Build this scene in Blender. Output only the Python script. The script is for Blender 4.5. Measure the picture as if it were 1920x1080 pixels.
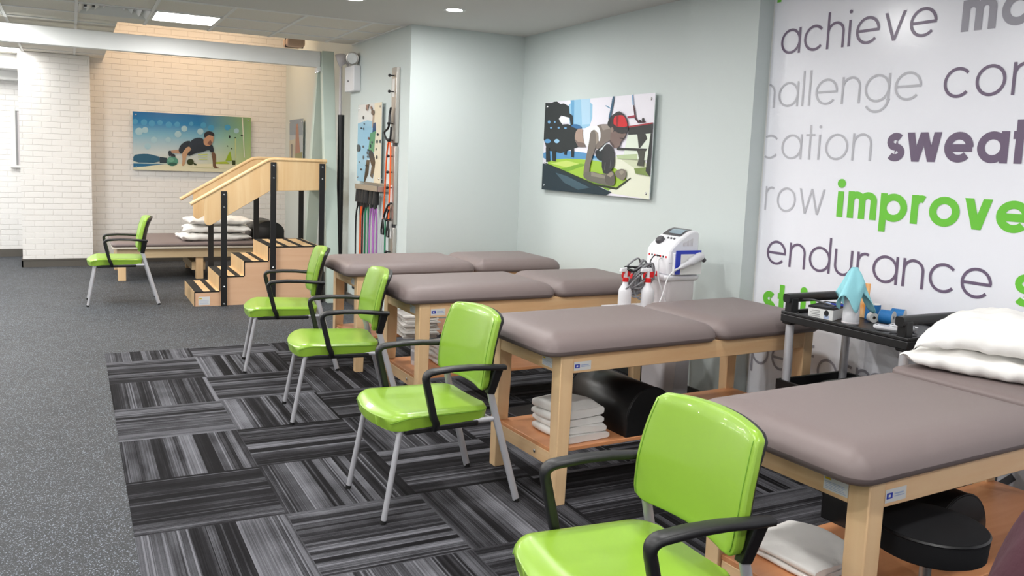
import bpy, bmesh, math, random
from mathutils import Vector, Matrix
import numpy as np
PI = math.pi
random.seed(7)
for o in list(bpy.data.objects): bpy.data.objects.remove(o, do_unlink=True)
SC = bpy.context.scene
COL = SC.collection

# ------------------------------------------------------------------ camera
def make_camera():
    yaw, pitch, roll = .4639, .1165, .0367
    cy, sy, cp, sp = math.cos(yaw), math.sin(yaw), math.cos(pitch), math.sin(pitch)
    fw = Vector((sy*cp, cy*cp, -sp)); rt = Vector((cy, -sy, 0)); up = rt.cross(fw)
    r2 = math.cos(roll)*rt + math.sin(roll)*up
    u2 = -math.sin(roll)*rt + math.cos(roll)*up
    cam = bpy.data.cameras.new('camera'); o = bpy.data.objects.new('camera', cam); COL.objects.link(o)
    m = Matrix.Identity(4)
    for i in range(3):
        m[i][0], m[i][1], m[i][2] = r2[i], u2[i], -fw[i]
    m.translation = Vector((-.2022, -6.5667, 1.5654))
    o.matrix_world = m
    cam.sensor_width = 36; cam.sensor_fit = 'HORIZONTAL'
    cam.lens = 36*1576.4/1920
    cam.shift_x = (960-918.9)/1920; cam.shift_y = (485.4-540)/1920
    cam.clip_start = .05; cam.clip_end = 60
    SC.camera = o
make_camera()

# ------------------------------------------------------------------ world, exposure
W = bpy.data.worlds.new('world'); SC.world = W; W.use_nodes = True
W.node_tree.nodes['Background'].inputs[0].default_value = (.9, .95, 1, 1)
W.node_tree.nodes['Background'].inputs[1].default_value = 1.0  # sky strength raised for frontal fill through the added rear openings
SC.view_settings.view_transform = 'Standard'; SC.view_settings.look = 'None'
SC.view_settings.gamma = 1; SC.view_settings.use_curve_mapping = False
SC.view_settings.exposure = 0.25
DOWNLIGHT_W = 14
TROFFER_W = 30
COVE_W = 11
H = 2.70                      # ceiling height

# ------------------------------------------------------------------ materials
def lin(c):
    out = []
    for v in c[:3]:
        v = v/255
        out.append(v/12.92 if v <= .04045 else ((v+.055)/1.055)**2.4)
    return tuple(out)+(1,)
MATS = {}
def mat(name, rgb, rough=.5, metal=0, bump=None, spec=.5, emit=None, coat=0, var=None, trans=0):
    if name in MATS: return MATS[name]
    m = bpy.data.materials.new(name); m.use_nodes = True
    nt = m.node_tree; b = nt.nodes['Principled BSDF']
    b.inputs['Base Color'].default_value = lin(rgb)
    b.inputs['Roughness'].default_value = rough; b.inputs['Metallic'].default_value = metal
    b.inputs['Specular IOR Level'].default_value = spec
    b.inputs['Coat Weight'].default_value = coat
    if trans: b.inputs['Transmission Weight'].default_value = trans
    if emit:
        b.inputs['Emission Color'].default_value = lin(emit[0]); b.inputs['Emission Strength'].default_value = emit[1]
    if bump or var:
        tc = nt.nodes.new('ShaderNodeTexCoord')
    if bump:
        n = nt.nodes.new('ShaderNodeTexNoise'); n.inputs['Scale'].default_value = bump[0]; n.inputs['Detail'].default_value = 3
        nt.links.new(tc.outputs['Object'], n.inputs['Vector'])
        bp = nt.nodes.new('ShaderNodeBump'); bp.inputs['Strength'].default_value = bump[1]; bp.inputs['Distance'].default_value = bump[2] if len(bump) > 2 else .01
        nt.links.new(n.outputs['Fac'], bp.inputs['Height']); nt.links.new(bp.outputs['Normal'], b.inputs['Normal'])
    if var:      # (scale, rgb2)
        n = nt.nodes.new('ShaderNodeTexNoise'); n.inputs['Scale'].default_value = var[0]; n.inputs['Detail'].default_value = 4
        nt.links.new(tc.outputs['Object'], n.inputs['Vector'])
        r = nt.nodes.new('ShaderNodeValToRGB'); r.color_ramp.elements[0].position = .35; r.color_ramp.elements[1].position = .65
        r.color_ramp.elements[0].color = lin(rgb); r.color_ramp.elements[1].color = lin(var[1])
        nt.links.new(n.outputs['Fac'], r.inputs['Fac']); nt.links.new(r.outputs['Color'], b.inputs['Base Color'])
    MATS[name] = m; return m
def wood(name, rgb, rgb2, axis='X', rough=.4, scale=1.0):
    if name in MATS: return MATS[name]
    m = bpy.data.materials.new(name); m.use_nodes = True
    nt = m.node_tree; b = nt.nodes['Principled BSDF']
    b.inputs['Roughness'].default_value = rough
    tc = nt.nodes.new('ShaderNodeTexCoord'); mp = nt.nodes.new('ShaderNodeMapping')
    s = {'X': (1.2, 14, 14), 'Y': (14, 1.2, 14), 'Z': (14, 14, 1.2)}[axis]
    mp.inputs['Scale'].default_value = tuple(v*scale for v in s)
    nt.links.new(tc.outputs['Object'], mp.inputs['Vector'])
    n = nt.nodes.new('ShaderNodeTexNoise'); n.inputs['Scale'].default_value = 1.6; n.inputs['Detail'].default_value = 6; n.inputs['Distortion'].default_value = .9
    nt.links.new(mp.outputs['Vector'], n.inputs['Vector'])
    r = nt.nodes.new('ShaderNodeValToRGB'); r.color_ramp.elements[0].position = .3; r.color_ramp.elements[1].position = .72
    r.color_ramp.elements[0].color = lin(rgb); r.color_ramp.elements[1].color = lin(rgb2)
    nt.links.new(n.outputs['Fac'], r.inputs['Fac']); nt.links.new(r.outputs['Color'], b.inputs['Base Color'])
    MATS[name] = m; return m
class NB:
    """tiny node builder"""
    def __init__(s, m): s.nt = m.node_tree; s.L = s.nt.links
    def n(s, t): return s.nt.nodes.new('ShaderNode'+t)
    def put(s, v, sock):
        if isinstance(v, (int, float)): sock.default_value = v
        else: s.L.new(v, sock)
    def m(s, op, a, b=0.0, c=None):
        k = s.n('Math'); k.operation = op; s.put(a, k.inputs[0]); s.put(b, k.inputs[1])
        if c is not None: s.put(c, k.inputs[2])
        return k.outputs[0]
    def mix(s, f, a, b): return s.m('ADD', s.m('MULTIPLY', a, s.m('SUBTRACT', 1.0, f)), s.m('MULTIPLY', b, f))
    def vec(s, x, y, z=0.0):
        k = s.n('CombineXYZ')
        for i, v in enumerate((x, y, z)): s.put(v, k.inputs[i])
        return k.outputs[0]
    def wn(s, v):
        k = s.n('TexWhiteNoise'); k.noise_dimensions = '3D'; s.L.new(v, k.inputs['Vector']); return k.outputs['Value']
    def noise(s, v, sc, det=3):
        k = s.n('TexNoise'); k.inputs['Scale'].default_value = sc; k.inputs['Detail'].default_value = det
        s.L.new(v, k.inputs['Vector']); return k.outputs['Fac']
    def ramp(s, f, stops):
        k = s.n('ValToRGB'); e = k.color_ramp.elements
        e[0].position, e[0].color = stops[0][0], lin(stops[0][1]); e[1].position, e[1].color = stops[-1][0], lin(stops[-1][1])
        for p, c in stops[1:-1]: x = e.new(p); x.color = lin(c)
        s.put(f, k.inputs['Fac']); return k.outputs['Color']
def carpet_mat():
    m = bpy.data.materials.new('striped_carpet_tile'); m.use_nodes = True; B = NB(m)
    b = m.node_tree.nodes['Principled BSDF']; b.inputs['Roughness'].default_value = .95; b.inputs['Specular IOR Level'].default_value = .15
    tc = B.n('TexCoord'); sp = B.n('SeparateXYZ'); B.L.new(tc.outputs['Object'], sp.inputs[0])
    T = 1/.61
    u = B.m('MULTIPLY', sp.outputs[0], T); v = B.m('MULTIPLY', sp.outputs[1], T)
    ix, iy = B.m('FLOOR', u), B.m('FLOOR', v)
    fu, fv = B.m('SUBTRACT', u, ix), B.m('SUBTRACT', v, iy)
    par = B.m('FLOORED_MODULO', B.m('ADD', ix, iy), 2.0)
    s = B.mix(par, fu, fv); a = B.mix(par, fv, fu)
    seed = B.m('ADD', B.m('MULTIPLY', ix, 7.31), B.m('MULTIPLY', iy, 3.77))
    # warp stripe coordinate so that widths differ
    w = B.m('MULTIPLY', B.m('SINE', B.m('ADD', B.m('MULTIPLY', s, 9.0), seed)), .05)
    s2 = B.m('ADD', s, w)
    c1 = B.wn(B.vec(B.m('FLOOR', B.m('MULTIPLY', s2, 13.0)), seed, 1.0))
    c2 = B.wn(B.vec(B.m('FLOOR', B.m('MULTIPLY', s2, 31.0)), seed, 2.0))
    fade = B.noise(B.vec(B.m('MULTIPLY', B.m('FLOOR', B.m('MULTIPLY', s2, 13.0)), 4.7), B.m('MULTIPLY', a, 2.2), seed), 1.0, 2)
    line = B.m('GREATER_THAN', B.wn(B.vec(B.m('FLOOR', B.m('MULTIPLY', s, 85.0)), seed, 3.0)), .93)
    thread = B.wn(B.vec(B.m('FLOOR', B.m('MULTIPLY', s, 170.0)), seed, 4.0))
    grain = B.noise(tc.outputs['Object'], 420, 2)
    val = B.m('ADD', B.m('MULTIPLY', c1, .66), B.m('MULTIPLY', c2, .30))
    val = B.m('ADD', val, B.m('MULTIPLY', B.m('SUBTRACT', fade, .54), .62))
    val = B.m('ADD', val, B.m('MULTIPLY', line, .35))
    val = B.m('ADD', val, B.m('MULTIPLY', B.m('SUBTRACT', thread, .5), .22))
    val = B.m('ADD', val, B.m('MULTIPLY', B.m('SUBTRACT', grain, .5), .55))
    c = B.ramp(val, [(.10, (20, 19, 21)), (.38, (38, 37, 40)), (.62, (72, 72, 76)), (1.0, (116, 116, 122))])
    B.L.new(c, b.inputs['Base Color'])
    bp = B.n('Bump'); bp.inputs['Strength'].default_value = .35; bp.inputs['Distance'].default_value = .003
    B.L.new(val, bp.inputs['Height']); B.L.new(bp.outputs[0], b.inputs['Normal'])
    return m
def rubber_mat():
    m = bpy.data.materials.new('speckled_rubber_floor'); m.use_nodes = True; B = NB(m)
    b = m.node_tree.nodes['Principled BSDF']; b.inputs['Roughness'].default_value = .6; b.inputs['Specular IOR Level'].default_value = .3
    tc = B.n('TexCoord'); o = tc.outputs['Object']
    n1 = B.noise(o, 1.3, 4); n2 = B.noise(o, 9, 4)
    base = B.m('ADD', B.m('MULTIPLY', n1, .6), B.m('MULTIPLY', n2, .4))
    vo = B.n('TexVoronoi'); vo.inputs['Scale'].default_value = 165; B.L.new(o, vo.inputs['Vector'])
    sel = B.m('GREATER_THAN', B.wn(vo.outputs['Position']), .72)
    dot = B.m('MULTIPLY', B.m('LESS_THAN', vo.outputs['Distance'], .42), sel)
    vo2 = B.n('TexVoronoi'); vo2.inputs['Scale'].default_value = 260; B.L.new(o, vo2.inputs['Vector'])
    d2 = B.m('MULTIPLY', B.m('LESS_THAN', vo2.outputs['Distance'], .5), B.m('GREATER_THAN', B.wn(vo2.outputs['Position']), .7))
    c = B.ramp(base, [(.3, (38, 40, 43)), (.7, (57, 59, 62))])
    mx = B.n('Mix'); mx.data_type = 'RGBA'; B.L.new(B.m('MULTIPLY', dot, .42), mx.inputs['Factor']); B.L.new(c, mx.inputs['A']); mx.inputs['B'].default_value = lin((185, 198, 214))
    mx2 = B.n('Mix'); mx2.data_type = 'RGBA'; B.L.new(B.m('MULTIPLY', d2, .2), mx2.inputs['Factor']); B.L.new(mx.outputs['Result'], mx2.inputs['A']); mx2.inputs['B'].default_value = lin((168, 175, 185))
    B.L.new(mx2.outputs['Result'], b.inputs['Base Color'])
    r = B.m('ADD', .5, B.m('MULTIPLY', n2, .25)); B.L.new(r, b.inputs['Roughness'])
    return m
def brick_mat():
    m = bpy.data.materials.new('white_painted_brick'); m.use_nodes = True; B = NB(m)
    b = m.node_tree.nodes['Principled BSDF']; b.inputs['Roughness'].default_value = .5
    tc = B.n('TexCoord'); sp = B.n('SeparateXYZ'); B.L.new(tc.outputs['Object'], sp.inputs[0])
    v = B.vec(B.m('ADD', sp.outputs[0], sp.outputs[1]), sp.outputs[2])
    br = B.n('TexBrick'); B.L.new(v, br.inputs['Vector']); br.inputs['Scale'].default_value = 1
    br.inputs['Brick Width'].default_value = .214; br.inputs['Row Height'].default_value = .0738
    br.inputs['Mortar Size'].default_value = .005; br.inputs['Mortar Smooth'].default_value = .6
    br.inputs['Color1'].default_value = lin((240, 238, 235)); br.inputs['Color2'].default_value = lin((238, 236, 233)); br.inputs['Mortar'].default_value = lin((236, 233, 230))
    B.L.new(br.outputs['Color'], b.inputs['Base Color'])
    nz = B.noise(tc.outputs['Object'], 60, 3)
    h = B.m('ADD', B.m('SUBTRACT', 1.0, br.outputs['Fac']), B.m('MULTIPLY', nz, .25))
    bp = B.n('Bump'); bp.inputs['Strength'].default_value = .8; bp.inputs['Distance'].default_value = .005
    B.L.new(h, bp.inputs['Height']); B.L.new(bp.outputs[0], b.inputs['Normal'])
    return m
def tile_mat():
    m = mat('acoustic_ceiling_tile', (240, 236, 227), .95, bump=(180, .6, .004), var=(220, (222, 216, 205)))
    return m

M = dict(
    carpet=carpet_mat(), rubber=rubber_mat(), brick=brick_mat(), tile=tile_mat(),
    sage=mat('pale_sage_paint', (205, 214, 212), .6, bump=(90, .15, .002)),
    ceil=mat('ceiling_paint', (214, 212, 208), .75),
    white=mat('white_paint', (232, 232, 230), .5),
    base=mat('grey_vinyl_base', (92, 88, 82), .45),
    darkbase=mat('charcoal_vinyl_base', (60, 62, 62), .4),
    mural=mat('gloss_mural_vinyl', (243, 244, 251), .2, bump=(700, .08, .001)),
    purple=mat('plum_vinyl', (112, 96, 120), .3), greyv=mat('grey_vinyl', (190, 190, 197), .3), midgrey=mat('mid_grey_vinyl', (160, 158, 168), .3),
    greenv=mat('green_vinyl', (112, 203, 62), .3), darkgreyv=mat('dark_grey_vinyl', (92, 92, 96), .3),
    green=mat('green_upholstery', (142, 182, 58), .3, bump=(420, .06, .001), coat=.2),
    seam=mat('green_seam', (112, 160, 44), .6),
    black=mat('black_plastic', (24, 24, 26), .42), blackmetal=mat('black_metal', (18, 18, 19), .5),
    silver=mat('silver_paint', (200, 200, 205), .38, metal=.35), chrome=mat('chrome', (215, 215, 218), .15, metal=1),
    alu=mat('brushed_aluminium', (190, 186, 180), .3, metal=.8), rubberfoot=mat('black_rubber', (14, 14, 14), .8),
    vinyl=mat('taupe_vinyl', (126, 113, 111), .5, spec=.4, bump=(260, .06, .001)),
    vinylblk=mat('black_vinyl', (16, 16, 17), .36, bump=(300, .05, .001)),
    maple_x=wood('maple_x', (244, 206, 158), (234, 186, 136), 'X'), maple_y=wood('maple_y', (242, 206, 160), (232, 188, 138), 'Y'),
    maple_z=wood('maple_z', (242, 208, 162), (234, 194, 146), 'Z', scale=.7),
    shelf=wood('shelf_laminate', (222, 156, 108), (212, 142, 94), 'X', .35),
    birch=wood('birch_ply', (234, 202, 154), (224, 184, 132), 'Z', .45, .6), birch_x=wood('birch_side', (236, 194, 158), (226, 178, 140), 'X', .45, .5),
    paleply=wood('pale_ply', (216, 194, 158), (202, 176, 136), 'X', .5, .6),
    ivory=mat('ivory_edge', (222, 214, 200), .5), grip=mat('black_grip_tape', (30, 29, 28), .9),
    towel=mat('white_towel', (238, 236, 232), .95, bump=(500, .5, .003)), linen=mat('white_linen', (240, 238, 234), .85, bump=(300, .12, .002)),
    sticker=mat('white_sticker', (228, 228, 226), .5), blueink=mat('blue_ink', (40, 60, 180), .5), paleink=mat('pale_blue_ink', (170, 185, 215), .5), greyink=mat('grey_ink', (150, 150, 150), .5), yellow=mat('yellow_ink', (220, 190, 40), .5), blackink=mat('black_ink', (30, 30, 34), .5),
    framewhite=mat('gantry_white', (232, 234, 233), .4), gantrygreen=mat('gantry_pale_green', (196, 210, 200), .4),
    orange=mat('orange_tube', (238, 96, 34), .5), purpletube=mat('purple_tube', (170, 110, 180), .5), greentube=mat('green_tube', (30, 130, 90), .5),
    cwhite=mat('white_plastic', (232, 232, 236), .35), cgrey=mat('grey_plastic', (205, 200, 202), .4), dgrey=mat('dark_grey_plastic', (82, 80, 84), .35),
    screen=mat('lcd_screen', (140, 158, 168), .15), red=mat('red_plastic', (222, 24, 30), .4), lead=mat('grey_lead', (138, 138, 142), .5), leadw=mat('white_lead', (236, 236, 238), .4),
    blue=mat('blue_tape', (28, 112, 178), .6), teal=mat('aqua_cloth', (152, 216, 226), .9, bump=(160, .2, .003)), orangebag=mat('orange_print', (244, 150, 50), .4, var=(26, (250, 205, 150))),
    maroon=mat('maroon_fabric', (74, 40, 50), .95, bump=(30, .4, .01)),
    lens=mat('lamp_lens', (200, 202, 200), .1, metal=.7), glassy=mat('acrylic', (225, 235, 232), .1),
    glow=mat('light_diffuser', (255, 255, 255), .5, emit=((255, 253, 248), 9)),
    glowwarm=mat('warm_diffuser', (255, 230, 190), .5, emit=((255, 214, 150), 6)),
    pink=mat('pinkish_duct', (205, 178, 158), .6),
)

# ------------------------------------------------------------------ mesh helpers
class MB:
    def __init__(s): s.bm = bmesh.new(); s.mi = 0
    def face(s, vs):
        try:
            f = s.bm.faces.new(vs); f.material_index = s.mi; return f
        except ValueError: return None
    def v(s, p): return s.bm.verts.new(p)
    def box(s, a, b, rz=0, pivot=None):
        (x0, y0, z0), (x1, y1, z1) = a, b
        ps = [(x0, y0, z0), (x1, y0, z0), (x1, y1, z0), (x0, y1, z0), (x0, y0, z1), (x1, y0, z1), (x1, y1, z1), (x0, y1, z1)]
        if rz:
            p = pivot or ((x0+x1)/2, (y0+y1)/2)
            c, q = math.cos(rz), math.sin(rz)
            ps = [(p[0]+(x-p[0])*c-(y-p[1])*q, p[1]+(x-p[0])*q+(y-p[1])*c, z) for x, y, z in ps]
        vs = [s.v(p) for p in ps]
        for f in ((3, 2, 1, 0), (4, 5, 6, 7), (0, 1, 5, 4), (1, 2, 6, 5), (2, 3, 7, 6), (3, 0, 4, 7)): s.face([vs[i] for i in f])
        return s
    def hexa(s, ps):
        vs = [s.v(p) for p in ps]
        for f in ((3, 2, 1, 0), (4, 5, 6, 7), (0, 1, 5, 4), (1, 2, 6, 5), (2, 3, 7, 6), (3, 0, 4, 7)): s.face([vs[i] for i in f])
        return s
    def loft(s, rings, cap0=True, cap1=True, closed=True):
        R = [[s.v(p) for p in r] for r in rings]
        n = len(R[0])
        for a, b in zip(R, R[1:]):
            for i in range(n if closed else n-1):
                j = (i+1) % n; s.face([a[i], a[j], b[j], b[i]])
        if cap0: s.face(list(reversed(R[0])))
        if cap1: s.face(R[-1])
        return s
    def tube(s, path, r, seg=10, cap=True):
        P = [Vector(p) for p in path]; rs = r if isinstance(r, (list, tuple)) else [r]*len(P)
        rings = []; up = None
        for i, p in enumerate(P):
            t = ((P[min(i+1, len(P)-1)]-p).normalized() + (p-P[max(i-1, 0)]).normalized())
            if t.length < 1e-6: t = P[min(i+1, len(P)-1)]-P[max(i-1, 0)]
            t.normalize()
            if up is None:
                up = Vector((0, 0, 1)) if abs(t.z) < .9 else Vector((1, 0, 0))
            a = (up-t*up.dot(t)).normalized(); b = t.cross(a); up = a
            rings.append([p+rs[i]*(math.cos(2*PI*k/seg)*a+math.sin(2*PI*k/seg)*b) for k in range(seg)])
        return s.loft(rings, cap, cap)
    def sweep(s, path, hw, hh, lat=(0, 1, 0), seg=10, pw=.6):
        """rounded rectangular bar: hw along lat, hh across it in the plane of the path"""
        P = [Vector(p) for p in path]; lat = Vector(lat).normalized(); rings = []
        for i, p in enumerate(P):
            t = (P[min(i+1, len(P)-1)]-P[max(i-1, 0)]).normalized(); nrm = t.cross(lat).normalized()
            w = hw[i] if isinstance(hw, (list, tuple)) else hw; h = hh[i] if isinstance(hh, (list, tuple)) else hh
            ring = []
            for k in range(seg):
                a = 2*PI*k/seg; ca, sa = math.cos(a), math.sin(a)
                ring.append(p + lat*w*math.copysign(abs(ca)**pw, ca) + nrm*h*math.copysign(abs(sa)**pw, sa))
            rings.append(ring)
        return s.loft(rings)
    def lathe(s, prof, c=(0, 0, 0), seg=24, cap=True):
        rings = [[(c[0]+r*math.cos(2*PI*k/seg), c[1]+r*math.sin(2*PI*k/seg), c[2]+z) for k in range(seg)] for r, z in prof]
        return s.loft(rings, cap, cap)
    def cyl(s, a, b, r, seg=14): return s.tube([a, b], r, seg)
    def prism(s, outline, f0, f1):
        """outline: list of 2D; f0,f1 map 2D->3D for both ends"""
        return s.loft([[f0(p) for p in outline], [f1(p) for p in outline]])
    def sphere(s, c, r, seg=14, rings=8, sc=(1, 1, 1)):
        prof = [(max(r*math.sin(PI*k/rings), 1e-4), -r*math.cos(PI*k/rings)) for k in range(rings+1)]
        rr = [[(c[0]+sc[0]*q*math.cos(2*PI*k/seg), c[1]+sc[1]*q*math.sin(2*PI*k/seg), c[2]+sc[2]*z) for k in range(seg)] for q, z in prof]
        return s.loft(rr)
    def slab(s, x0, x1, y0, y1, z0, z1, rc=.06, rh=.08, rv=.05, steps=6, seg=6, under=.015):
        """upholstered slab: rounded plan corners, soft rolled upper edge"""
        def ring(ins, z):
            r = max(rc-ins, .012); out = []
            for cx, cy, a0 in ((x1-ins-r, y1-ins-r, 0), (x0+ins+r, y1-ins-r, PI/2), (x0+ins+r, y0+ins+r, PI), (x1-ins-r, y0+ins+r, 1.5*PI)):
                for k in range(seg+1):
                    a = a0+PI/2*k/seg; out.append((cx+r*math.cos(a), cy+r*math.sin(a), z))
            return out
        rg = [ring(under, z0), ring(under*.2, z0+under*.8), ring(0, z0+under*1.6)]
        for k in range(steps+1):
            a = PI/2*k/steps; rg.append(ring(rh*(1-math.cos(a)), z1-rv+rv*math.sin(a)))
        rg.append(ring(rh+.03, z1+.001))
        return s.loft(rg)
    def grid(s, fn, nu, nv, flip=False):
        V = [[s.v(fn(i/nu, j/nv)) for j in range(nv+1)] for i in range(nu+1)]
        for i in range(nu):
            for j in range(nv):
                q = [V[i][j], V[i+1][j], V[i+1][j+1], V[i][j+1]]
                s.face(q[::-1] if flip else q)
        return V
    def poly(s, pts): return s.face([s.v(p) for p in pts])
    def build(s, name, m, parent=None, smooth=True, bevel=0, angle=38, weld=False, subsurf=0):
        if weld: bmesh.ops.remove_doubles(s.bm, verts=s.bm.verts, dist=1e-5)
        bmesh.ops.recalc_face_normals(s.bm, faces=s.bm.faces)
        me = bpy.data.meshes.new(name); s.bm.to_mesh(me); s.bm.free()
        for k in (m if isinstance(m, (list, tuple)) else [m]): me.materials.append(k)
        if smooth:
            for p in me.polygons: p.use_smooth = True
            me.set_sharp_from_angle(angle=math.radians(angle))
        o = bpy.data.objects.new(name, me); COL.objects.link(o)
        if parent is not None: o.parent = parent
        if bevel:
            b = o.modifiers.new('bevel', 'BEVEL'); b.width = bevel; b.segments = 2; b.limit_method = 'ANGLE'; b.angle_limit = math.radians(40)
            b.harden_normals = False
        if subsurf:
            b = o.modifiers.new('sub', 'SUBSURF'); b.levels = subsurf; b.render_levels = subsurf
        return o
def tag(o, label=None, cat=None, group=None, kind=None):
    if label: o['label'] = label
    if cat: o['category'] = cat
    if group: o['group'] = group
    if kind: o['kind'] = kind
    return o
def thing(name, label, cat, loc=(0, 0, 0), rz=0, group=None):
    o = bpy.data.objects.new(name, None); COL.objects.link(o); o.empty_display_size = .1
    o.location = loc; o.rotation_euler = (0, 0, rz)
    return tag(o, label, cat, group)
def struct(name, mb, m, label=None, **k):
    o = mb.build(name, m, None, **k); o['kind'] = 'structure'
    if label: o['label'] = label
    return o
def dup(root, loc, rz, label, name=None):
    def cp(o, par):
        c = o.copy(); COL.objects.link(c)
        if par is not None: c.parent = par
        for ch in [k for k in bpy.data.objects if k.parent == o]: cp(ch, c)
        return c
    r = cp(root, None); r.location = loc; r.rotation_euler = (0, 0, rz); r['label'] = label
    return r
def bez(p0, p1, p2, n=6):
    p0, p1, p2 = Vector(p0), Vector(p1), Vector(p2)
    return [tuple((1-t)**2*p0+2*t*(1-t)*p1+t*t*p2) for t in [i/n for i in range(n+1)]]
def catmull(pts, n=6):
    P = [Vector(p) for p in pts]; out = []
    for i in range(len(P)-1):
        a, b, c, d = P[max(i-1, 0)], P[i], P[i+1], P[min(i+2, len(P)-1)]
        for k in range(n):
            t = k/n
            out.append(.5*((2*b)+(c-a)*t+(2*a-5*b+4*c-d)*t*t+(3*b-a-3*c+d)*t**3))
    out.append(P[-1]); return [tuple(p) for p in out]
def light_area(name, parent, loc, size, watt, col=(1, 1, 1), shape='DISK', rot=(0, 0, 0), sy=None, spread=PI):
    l = bpy.data.lights.new(name, 'AREA'); l.shape = shape; l.size = size; l.energy = watt; l.color = col; l.spread = spread
    if sy: l.size_y = sy
    o = bpy.data.objects.new(name, l); COL.objects.link(o); o.location = loc; o.rotation_euler = rot
    if parent is not None: o.parent = parent
    return o

# ------------------------------------------------------------------ room shell
XA, XP, XM, XB, XC = 3.55, 3.50, 3.61, 2.438, 2.62     # wall planes (right niche, pilaster, mural, hall wall, hall wall rear)
YN, YF, YS = .376, 5.90, .478                          # niche end wall, back brick wall, soffit edge
XL, YR = -4.6, -9.6                                    # left wall and wall behind the viewer
struct('floor', MB().box((XL-.1, YR-.1, -.08), (4.0, 7.2, 0)), M['rubber'], smooth=False)
struct('floor_carpet', MB().box((0, -9.4, -.02), (XM, .315, .003)), M['carpet'], 'striped grey carpet tiles laid along the treatment tables', smooth=False)
struct('wall_right', MB().box((XA, -2.4, 0), (XA+.15, YN+.02, H)), M['sage'], smooth=False)
struct('wall_pilaster', MB().box((XP, -2.643, 0), (XA+.1, -2.0, H)), M['sage'], smooth=False)
struct('wall_mural', MB().box((XM, YR, 0), (XM+.15, -2.60, H)), M['white'], smooth=False)
struct('wall_niche', MB().box((XB+.002, YN, 0), (XA+.15, YN+.14, H)), M['sage'], smooth=False)
struct('wall_hall', MB().box((XB, YN+.001, 0), (XB+.14, 2.117, H+.9)), M['sage'], smooth=False)
struct('wall_hall_rear', MB().box((XC, 2.10, 0), (XC+.14, YF+.02, H+.9)), M['sage'], smooth=False)
struct('wall_back', MB().box((.03, YF, 0), (XC+.1, YF+.16, H+.9)), M['brick'], smooth=False)
struct('wall_column', MB().box((-.77, 5.55, 0), (.036, YF+.4, H)), M['brick'], smooth=False)
struct('wall_far', MB().box((XL, 6.76, 0), (.0, 6.9, H)), M['brick'], smooth=False)
struct('wall_left', MB().box((XL-.14, YR, 0), (XL, 6.9, H)), M['white'], smooth=False)
# wall behind the viewer; two unseen window openings added for soft frontal light
mb = MB()
mb.box((XL, YR-.14, 0), (XM, YR, .5)).box((XL, YR-.14, 2.4), (XM, YR, H))
for a, b in ((XL, -4.2), (-.6, -.2), (3.3, XM+.1)): mb.box((a, YR-.14, .5), (b, YR, 2.4))
struct('wall_rear', mb, M['white'], smooth=False)
# ceilings: plain drywall soffit nearer the viewer, lay-in grid beyond, open raised bay at the back right
struct('ceiling', MB().box((XL, YR, H), (XM+.1, YS, H+.12)), M['ceil'], smooth=False)
GX0 = -.137; GX = .57; GY = .585
mb = MB()
vx0, vx1, vy0, vy1 = GX0+.012, GX0+GX-.012, 1.1+.012, 1.1+GY-.012     # opening for the air vent
mb.box((XL, YS, H+.004), (vx0, 2.07, H+.05)).box((vx1, YS, H+.004), (XB+.2, 2.07, H+.05)).box((vx0, YS, H+.004), (vx1, vy0, H+.05)).box((vx0, vy1, H+.004), (vx1, 2.07, H+.05))
mb.box((XL, 2.06, H+.004), (.205, 7.0, H+.05))
struct('ceiling_grid', mb, M['tile'], smooth=False)
mb = MB()
xs = [GX0+GX*k for k in range(-8, 5)]
for x in xs:
    y1 = 2.06 if x > .2 else 6.76
    mb.box((x-.012, YS, H-.004), (x+.012, y1, H+.006))
ys = [1.1+GY*k for k in range(-1, 10)]
for y in ys:
    x1 = XB if y < 2.0 else .2
    if y > YS: mb.box((XL, y-.012, H-.0035), (x1, y+.012, H+.006))
mb.box((XL, YS-.01, H-.005), (XB, YS+.012, H+.004))
mb.box((XB-.02, YS, H-.005), (XB, 2.06, H+.006))
struct('trim_1', mb, M['white'], 'white ceiling grid bars', smooth=False)
# raised bay
struct('ceiling_bay', MB().box((.03, 2.0, H+.9), (XC+.2, YF+.1, H+.98)), M['ceil'], smooth=False)
mb = MB().box((.14, 2.0, H+.02), (.2, YF, H+.9)).box((.14, 1.98, H+.05), (XC+.1, 2.06, H+.9))
struct('trim_2', mb, M['ceil'], smooth=False)
# far left soffits above the window wall
struct('trim_3', MB().box((XL, 6.1, 2.52), (-.77, 6.5, H)).box((XL, 6.5, 2.40), (-.77, 6.76, H)), M['white'], smooth=False)
# baseboards
bb = .105
struct('baseboard_column', MB().box((-.785, 5.537, 0), (.05, 5.555, bb)).box((-.785, 5.537, 0), (-.768, 6.76, bb)).box((-.785, 5.530, bb-.018), (.05, 5.55, bb)), M['base'], smooth=False)
struct('baseboard_far', MB().box((XL, 6.745, 0), (-.77, 6.762, bb)), M['base'], smooth=False)
struct('baseboard_back', MB().box((.03, YF-.015, 0), (XC, YF+.005, bb)), M['base'], smooth=False)
struct('baseboard_hall', MB().box((XB-.014, YN-.014, 0), (XB+.002, 2.13, bb)).box((XC-.014, 2.1, 0), (XC+.002, YF, bb)), M['base'], smooth=False)
struct('baseboard_right', MB().box((XA-.014, -2.0, 0), (XA+.002, YN, bb)).box((XP-.014, -2.66, 0), (XP+.002, -1.99, bb)).box((XM-.012, YR, 0), (XM+.002, -2.64, bb)).box((XB, YN-.014, 0), (XA, YN+.002, bb)), M['darkbase'], smooth=False)
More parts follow.
